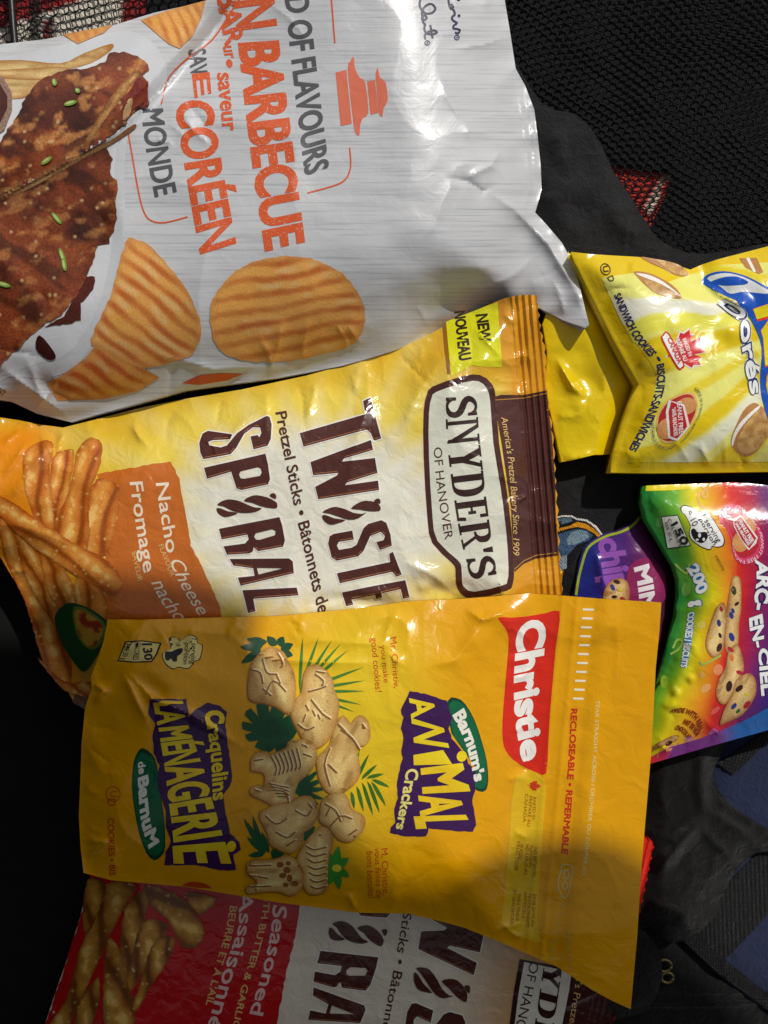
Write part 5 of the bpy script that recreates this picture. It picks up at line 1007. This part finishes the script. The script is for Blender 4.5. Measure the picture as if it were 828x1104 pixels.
CRK.stroke('tear_marks', [[(607-i*1.9, 974+i*9.5), (604.5-i*1.9, 979+i*9.5)] for i in range(7)]+[[(612+i*.8, 1004+i*9), (613.5+i*.8, 1009+i*9)] for i in range(5)], 1.2, lin(196, 176, 100), M_POUCH, 1)
CRK.stroke('reclose_icon', [smooth([(606, 932), (617, 934), (616, 946), (613, 962), (608, 968), (602, 958), (602, 950), (605, 938)], 3), smooth([(609, 938), (613, 940), (612, 947), (608, 946)], 3), smooth([(608, 950), (606, 956), (610, 959), (612, 954)], 3)], 1.2, lin(222, 206, 140), M_POUCH, 1, closed=True)
RTX = lin(204, 70, 22)
CRK.text('lettering', [('RECLOSEABLE • REFERMABLE', [(615.5, 764), (612, 830), (605, 920)], [(622.5, 764), (619, 830), (612, 921)], lin(206, 48, 26), .04), ('TEAR STRAIGHT ACROSS / DÉCHIRER OU COUPER ICI', [(642.5, 755), (637, 850), (627.5, 943)], [(646.5, 755), (641, 850), (631.5, 943)], lin(240, 226, 150), .0)], M_POUCH, 1)
# claims panel
kcl = cr(540, 820, 4.6)
PA = CRK.sheet('claims_panel', [smooth(kcl((74, 75), (215, 85), (210, 300), (180, 780), (200, 900), (120, 880), (20, 830), (5, 780), (40, 400)), 2)], lin(230, 186, 28), M_POUCH, 1, 3.)
TX = lin(160, 84, 16)
CRK.text('small_lettering', [(s_, kcl(a, b), kcl((a[0]+16, a[1]+1), (b[0]+16, b[1]+1)), TX, .0) for s_, a, b in (('BAKED IN', (160, 180), (154, 290)), ('PRÉPARÉ AU', (140, 175), (130, 325)), ('CANADA', (120, 165), (108, 305)), ('NO ARTIFICIAL', (165, 430), (156, 580)), ('FLAVOURS', (145, 420), (138, 530)), ('NO COLOURS', (124, 412), (114, 565)), ('OR ADDED', (96, 410), (88, 490)), ('FRUCTOSE', (78, 400), (68, 545)), ('SANS SAVEURS', (160, 660), (148, 820)), ('NI COLORANTS', (138, 660), (122, 826)), ('ARTIFICIELS', (116, 650), (104, 780)), ('FAIBLE TENEUR', (84, 660), (72, 795)), ('EN GRAS SATURÉS', (62, 640), (44, 815)))], M_POUCH, 2, PA)
CRK.sheet('leaf_emblem', [placed(leaf_u, 576, 847, 5.5, 8, 95)], lin(206, 60, 26), M_POUCH, 2, parent=PA)
CRK.text('small_lettering', [('Mr. Christie,', [(420.5, 688), (425, 742)], [(427.5, 686), (431, 743)], RTX), ('you make', [(410, 696), (414, 736)], [(416, 695), (420, 736)], RTX), ('good cookies!', [(400, 688), (405, 746)], [(407, 687), (412, 746)], RTX), ('M. Christie,', [(411, 915), (413, 965)], [(418, 914), (420, 964)], RTX), ('vous faites de', [(404, 914), (406, 968)], [(410, 914), (412, 968)], RTX), ('bons biscuits!', [(395, 918), (397, 968)], [(402, 918), (404, 968)], RTX), ('COOKIES • BIS', [(116, 882), (117, 915), (118, 944)], [(123, 882), (124, 915), (125, 944)], RTX, .02), ('D', [(116, 861), (116, 869)], [(125, 861), (125, 869)], RTX), ('U', [(119, 853), (119, 859)], [(127, 853), (127, 859)], RTX)], M_POUCH, 1)
CRK.sheet('certification_mark', [ell(122, 856, 8, 8.5), ell(122, 856, 7, 7.5)], RTX, M_POUCH, 1)
# logos
k5 = cr(400, 640, 3.45); kb = cr(80, 660, 3.56); PUR, LGR, LYE = lin(64, 28, 84), lin(20, 104, 66), lin(244, 210, 30)
LY = lambda x, y: mix(lin(246, 222, 40), lin(240, 190, 30), vn(x, y, 30, 2))
leaf = smooth(k5((284, 400), (318, 388), (350, 410), (385, 470), (412, 550), (430, 620), (436, 690), (428, 730), (405, 736), (380, 715), (385, 640), (300, 520)), 2)
LF = CRK.shapes('leaf_banner', [(leaf, lin(14, 70, 46)), ([tuple(np.mean(leaf, 0)+(np.array(p)-np.mean(leaf, 0))*.93) for p in leaf], LGR)], M_POUCH, 1, 3.)
CRK.text('banner_lettering', [("Barnum's", k5((302, 452), (345, 540), (368, 620), (384, 700)), k5((344, 425), (388, 520), (410, 610), (422, 690)), lin(244, 240, 226), .05)], M_POUCH, 4.5, LF, 4.)
BL = CRK.sheet('title_backing', [rough(k5((145, 362), (200, 372), (280, 398), (300, 462), (288, 500), (300, 540), (330, 575), (352, 600), (360, 630), (388, 660), (386, 730), (376, 770), (390, 860), (378, 886), (300, 880), (215, 872), (205, 902), (128, 902), (72, 888), (74, 868), (92, 850), (86, 800), (100, 760), (96, 700), (110, 640), (118, 610), (112, 580), (122, 540), (112, 500), (120, 460), (110, 430)), .5, 3)], PUR, M_POUCH, 3, 2.5)
ai = [('A', k5((142, 390), (150, 462)), k5((222, 382), (248, 448)), .07), ('N', k5((150, 462), (160, 552)), k5((270, 500), (290, 572)), .07), ('I', k5((158, 600), (160, 636)), k5((268, 582), (300, 632)), .07), ('M', k5((185, 650), (192, 742)), k5((340, 630), (368, 732)), .07), ('A', k5((176, 752), (184, 826)), k5((322, 742), (352, 812)), .07), ('L', k5((160, 828), (168, 872)), k5((352, 822), (374, 862)), .07)]
CRK.text('title_lettering', [(s_, b, c_, LY, bo*.4) for s_, b, c_, bo in ai], M_POUCH, 6, BL, 2.5); CRK.sheet('title_lettering', [ell(*k5((336, 604))[0], 5.4, 6, 20)], LY, M_POUCH, 6, parent=BL)
CRK.text('title_lettering', [('Crackers', k5((132, 650), (120, 720), (108, 790), (92, 872)), k5((178, 652), (166, 730), (146, 800), (128, 878)), lin(240, 226, 130), .03)], M_POUCH, 6, BL, 2.5)
leaf2 = smooth(kb((228, 580), (245, 535), (265, 522), (300, 545), (318, 590), (330, 680), (345, 790), (350, 900), (335, 935), (308, 952), (278, 925), (250, 850), (232, 760), (222, 670)), 2)
LF2 = CRK.shapes('leaf_banner', [(leaf2, lin(14, 70, 46)), ([tuple(np.mean(leaf2, 0)+(np.array(p)-np.mean(leaf2, 0))*.93) for p in leaf2], LGR)], M_POUCH, 1, 3.)
CRK.text('banner_lettering', [('de', kb((246, 575), (250, 622)), kb((274, 570), (278, 615)), lin(240, 240, 226), .04), ('BarnuM', kb((246, 636), (252, 740), (262, 820), (288, 906)), kb((285, 622), (300, 730), (308, 800), (328, 880)), lin(240, 240, 226), .06)], M_POUCH, 4.5, LF2, 4.)
BL2 = CRK.sheet('title_backing', [rough(kb((292, 335), (430, 334), (440, 400), (470, 372), (512, 346), (560, 360), (586, 384), (580, 440), (592, 520), (606, 610), (604, 655), (572, 700), (580, 760), (600, 850), (636, 880), (640, 910), (612, 930), (622, 990), (560, 990), (470, 968), (345, 970), (352, 920), (372, 880), (350, 820), (352, 760), (330, 700), (318, 640), (328, 590), (306, 540), (302, 470), (314, 430), (284, 390)), .5, 4)], PUR, M_POUCH, 3, 2.5)
mi = [('LA', kb((306, 345), (322, 432)), kb((418, 342), (432, 420))), ('MÉN', kb((326, 444), (350, 590)), kb((440, 432), (488, 570))), ('AGE', kb((350, 594), (372, 780)), kb((492, 574), (540, 750))), ('RI', kb((374, 786), (384, 880)), kb((546, 766), (572, 852))), ('E', kb((380, 896), (384, 960)), kb((582, 880), (606, 962)))]
CRK.text('title_lettering', [(s_, b, c_, LY, .022) for s_, b, c_ in mi], M_POUCH, 6, BL2, 2.5); CRK.sheet('title_lettering', [ell(*kb((604, 896))[0], 5, 6, 20)], LY, M_POUCH, 6, parent=BL2)
CRK.text('title_lettering', [('C', kb((496, 384), (508, 436)), kb((572, 372), (580, 424)), LYE, .06), ('raquelins', kb((512, 436), (524, 530), (530, 620), (534, 722)), kb((562, 428), (582, 520), (592, 610), (590, 712)), LYE, .03)], M_POUCH, 6, BL2, 2.5)
# nutrition marks
PAL = lin(236, 216, 130)
CRK.shapes('nutrition_box', [(smooth(kb((166, 188), (196, 112), (260, 108), (336, 118), (318, 165), (298, 192), (230, 194)), 1), BK), (smooth(kb((172, 184), (200, 117), (260, 113), (328, 122), (312, 162), (295, 187), (230, 189)), 1), PAL)], M_POUCH, 1)
cl = smooth(kb((336, 165), (352, 145), (370, 140), (362, 100), (395, 96), (405, 112), (440, 86), (470, 96), (476, 118), (494, 128), (484, 180), (462, 190), (440, 218), (400, 212), (380, 220), (350, 200)), 3); cc = np.mean(cl, 0)
CRK.shapes('serving_cloud', [(cl, BK), ([tuple(cc+(np.array(p)-cc)*.95) for p in cl], PAL), (smooth(kb((348, 160), (352, 150), (372, 152), (400, 140), (418, 140), (412, 158), (396, 170), (395, 188), (380, 190), (372, 178), (362, 186), (350, 182)), 2), BK)], M_POUCH, 1)
CRK.text('nutrition_lettering', [('130', kb((260, 120), (272, 185)), kb((300, 120), (302, 182)), BK, .03), ('CALORIES', kb((238, 118), (226, 182)), kb((258, 118), (248, 184)), BK), ('PER 30 g', kb((198, 122), (182, 182)), kb((216, 122), (202, 184)), BK), ('1 serving', kb((452, 100), (446, 200)), kb((474, 104), (466, 204)), BK), ('portion', kb((426, 118), (418, 200)), kb((446, 118), (438, 200)), BK), ('= 18', kb((392, 100), (390, 130)), kb((412, 100), (408, 132)), BK)], M_POUCH, 3)
# printed crackers and leaves
ka = cr(240, 650, 3.45); G1, G2 = lin(24, 78, 44), lin(70, 128, 40)
def blade(a, b, w_, bend=0.):
    a = np.array(a, float); b = np.array(b, float); d = b-a; q = np.array([-d[1], d[0]])/np.hypot(*d); P = []
    for sgn, ts in ((1, np.linspace(0, 1, 7)), (-1, np.linspace(1, 0, 7)[1:-1])):
        for t in ts: P.append(tuple(a+d*t+q*(sgn*w_/2*math.sin(math.pi*min(.97, t*.85+.12))+bend*math.sin(math.pi*t))))
    return P
lv = []
c0 = ka((285, 330))[0]
for tx, ty in ((298, 125), (358, 125), (408, 135), (440, 150), (470, 172), (525, 238), (530, 288), (530, 328), (515, 378), (490, 405)): lv.append((blade(c0, ka((tx, ty))[0], 3.6), nz(G2, .3, 10)))
for a, b in (((145, 175), (70, 225)), ((150, 165), (66, 165)), ((165, 150), (90, 135)), ((200, 160), (165, 125)), ((210, 160), (225, 125)), ((215, 175), (262, 152)), ((215, 185), (262, 195))): lv.append((smooth(blade(ka(a)[0], ka(b)[0], 9), 2), nz(G1, .3, 10)))
c0 = ka((455, 690))[0]; tip = ka((605, 700))[0]
mids = ka((470, 690), (500, 660), (530, 650), (560, 660), (590, 690))
for a, b in (((470, 690), (510, 545)), ((490, 670), (545, 560)), ((515, 655), (575, 600)), ((535, 650), (600, 635)), ((555, 655), (622, 685)), ((480, 700), (490, 765)), ((500, 680), (525, 775)), ((520, 665), (560, 790)), ((540, 660), (585, 780)), ((555, 662), (608, 755))): lv.append((blade(ka(a)[0], ka(b)[0], 4), nz(G2*.8, .3, 10)))
for b in ((330, 610), (365, 615), (390, 650), (392, 690), (380, 730), (360, 750)): lv.append((blade(ka((270, 700))[0], ka(b)[0], 6), nz(G1*1.3, .3, 10)))
for a, b in (((150, 920), (78, 800)), ((150, 930), (112, 790)), ((160, 930), (90, 870)), ((160, 930), (95, 940)), ((170, 930), (145, 850)), ((180, 940), (215, 895)), ((180, 945), (240, 920)), ((300, 870), (345, 830)), ((300, 880), (350, 850))): lv.append((blade(ka(a)[0], ka(b)[0], 6.5), nz(G1*1.4, .3, 10)))
for a in range(7): lv.append((smooth(blade(ka((420, 985))[0], (ka((420, 985))[0][0]+16*math.cos(a*.9+.4), ka((420, 985))[0][1]+24*math.sin(a*.9+.4)), 9), 2), nz(lin(60, 150, 50), .3, 10)))
lv.append((ell(*ka((425, 985))[0], 5, 4), lin(240, 220, 60)))
mon = smooth(ka((235, 548), (200, 552), (195, 535), (175, 555), (120, 535), (135, 510), (100, 515), (84, 490), (115, 480), (76, 470), (76, 440), (115, 450), (82, 415), (105, 392), (135, 425), (125, 380), (165, 366), (175, 410), (190, 375), (235, 395), (225, 430), (250, 415), (280, 460), (265, 500), (245, 520)), 2)
lv.append((mon, nz(lin(20, 84, 44), .25, 10)))
CRK.shapes('leaf_picture', lv, M_FOOD, 1, 3., dl=.05)
BE, BM = lin(190, 132, 56), lin(242, 208, 132)
an = {'camel': ka((350, 600), (355, 570), (400, 520), (412, 470), (440, 420), (462, 428), (478, 448), (495, 424), (520, 418), (542, 440), (550, 480), (545, 515), (522, 532), (498, 532), (505, 570), (513, 620), (500, 665), (465, 695), (430, 712), (390, 702), (362, 660)),
      'bear': ka((360, 790), (372, 730), (410, 705), (448, 705), (470, 730), (482, 765), (520, 785), (532, 812), (520, 850), (480, 886), (440, 882), (415, 860), (395, 835), (365, 815)),
      'elephant': ka((255, 415), (270, 360), (295, 330), (300, 280), (315, 238), (350, 228), (385, 250), (412, 290), (415, 320), (432, 360), (432, 410), (420, 460), (395, 512), (350, 540), (310, 520), (285, 480)),
      'lion': ka((95, 330), (98, 270), (108, 225), (130, 195), (160, 170), (190, 165), (225, 182), (245, 215), (265, 255), (274, 310), (268, 365), (248, 412), (200, 385), (150, 372), (105, 362)),
      'zebra': ka((105, 600), (108, 575), (130, 552), (170, 552), (180, 562), (235, 535), (245, 515), (270, 508), (312, 505), (342, 525), (352, 560), (342, 605), (310, 645), (285, 665), (270, 705), (262, 745), (235, 764), (200, 760), (150, 732), (108, 712), (106, 685), (140, 675), (155, 680), (156, 640), (140, 628), (108, 622)),
      'lion_cub': ka((150, 770), (200, 745), (250, 735), (300, 715), (335, 722), (352, 755), (355, 790), (330, 835), (305, 850), (300, 880), (280, 915), (250, 930), (205, 912), (178, 895), (165, 850), (140, 800), (142, 770)),
      'tiger': ka((275, 950), (300, 900), (320, 870), (350, 840), (375, 828), (405, 850), (410, 890), (395, 960), (392, 1020), (385, 1070), (350, 1082), (315, 1075), (300, 1040), (298, 990)),
      'giraffe': ka((95, 960), (140, 950), (190, 950), (240, 935), (275, 952), (295, 990), (302, 1030), (288, 1070), (250, 1086), (210, 1072), (150, 1072), (95, 1078), (92, 1050), (130, 1035), (92, 1000))}
CRK.shapes('cracker_picture', [it for i, (nm, p) in enumerate(an.items()) for it in ((smooth([(x-1.2, y+1.2) for x, y in p], 3), lin(150, 96, 20)), (smooth(p, 3), shade(smooth(p, 3), BE, BM, .45, i, .3, 16)))], M_FOOD, 3, 3., dl=.22)
ln = [ka((150, 210), (165, 260), (200, 265)), ka((160, 340), (190, 290), (235, 330)), ka((150, 320), (180, 345)), ka((200, 265), (215, 300)), ka((205, 190), (225, 225), (215, 240)), ka((110, 250), (140, 260), (150, 300)),
      ka((345, 265), (375, 290), (372, 305)), ka((350, 255), (380, 260)), ka((320, 330), (360, 320), (385, 310)), ka((330, 360), (370, 410), (400, 430)), ka((310, 380), (320, 400)), ka((335, 400), (345, 420)), ka((355, 415), (362, 430)), ka((280, 450), (310, 470), (340, 460)), ka((300, 440), (310, 415)),
      ka((440, 470), (480, 500), (510, 545)), ka((395, 600), (425, 630)), ka((430, 450), (460, 480)), ka((400, 540), (380, 600), (400, 680)), ka((520, 450), (530, 465)),
      ka((380, 745), (420, 770), (440, 810)), ka((400, 830), (440, 790), (480, 800)), ka((470, 860), (500, 840)), ka((385, 790), (400, 760))]
for i in range(7): ln.append(ka((180+i*16, 570-i*5), (200+i*15, 610-i*2), (195+i*15, 640-i*4)))
for i in range(5): ln.append(ka((175+i*8, 670+i*12), (215+i*6, 680+i*10), (245, 685+i*14)))
ln += [ka((120, 585), (150, 580)), ka((118, 692), (140, 700)), ka((295, 525), (315, 535)), ka((300, 560), (330, 570)), ka((160, 790), (200, 820), (240, 800)), ka((200, 850), (240, 870), (270, 850)), ka((270, 770), (310, 790), (330, 770)), ka((240, 900), (270, 880)), ka((320, 745), (335, 765))]
for i in range(7): ln.append(ka((310+i*3, 900+i*25), (340+i*2, 915+i*24), (385, 905+i*24)))
ln += [ka((100, 975), (180, 972)), ka((100, 1010), (170, 1020)), ka((100, 1052), (180, 1050))]
gsp = [ell(*ka((215, 970))[0], 4, 3.2), ell(*ka((240, 990))[0], 4, 3.6), ell(*ka((225, 1010))[0], 4, 3), ell(*ka((250, 1020))[0], 3, 4), ell(*ka((270, 1040))[0], 4, 3), ell(*ka((245, 965))[0], 3, 2.4), ell(*ka((235, 1045))[0], 3, 2.5)]
CRK.stroke('cracker_lines', [smooth([(x+1.3, y-1.1) for x, y in l], 3, False) for l in ln], 1.5, lin(252, 232, 178), M_FOOD, 6.4)  # pale strokes paint highlights beside the embossed lines
CRK.stroke('cracker_lines', [smooth(l, 3, False) for l in ln], 1.6, lin(150, 98, 46), M_FOOD, 7)
gsp += [ell(*ka(p)[0], 1.5, 1.2) for p in ((222, 222), (372, 306), (524, 462), (308, 530), (330, 756), (492, 866), (362, 862), (285, 975))]
for p_ in gsp: CRK.sheet('cracker_spot', [p_], lin(150, 96, 44), M_FOOD, 7)
CRK.sheet('red_badge', [[(196, 955), (200, 952), (206, 950.5), (213, 950.5), (220, 952), (226, 955), (229, 958), (213, 957)]], lin(196, 70, 30), M_POUCH, 1)
# ------------------------------------------------------------------ clear away the type-setting helper
bpy.data.objects.remove(_to); bpy.data.curves.remove(_tc)
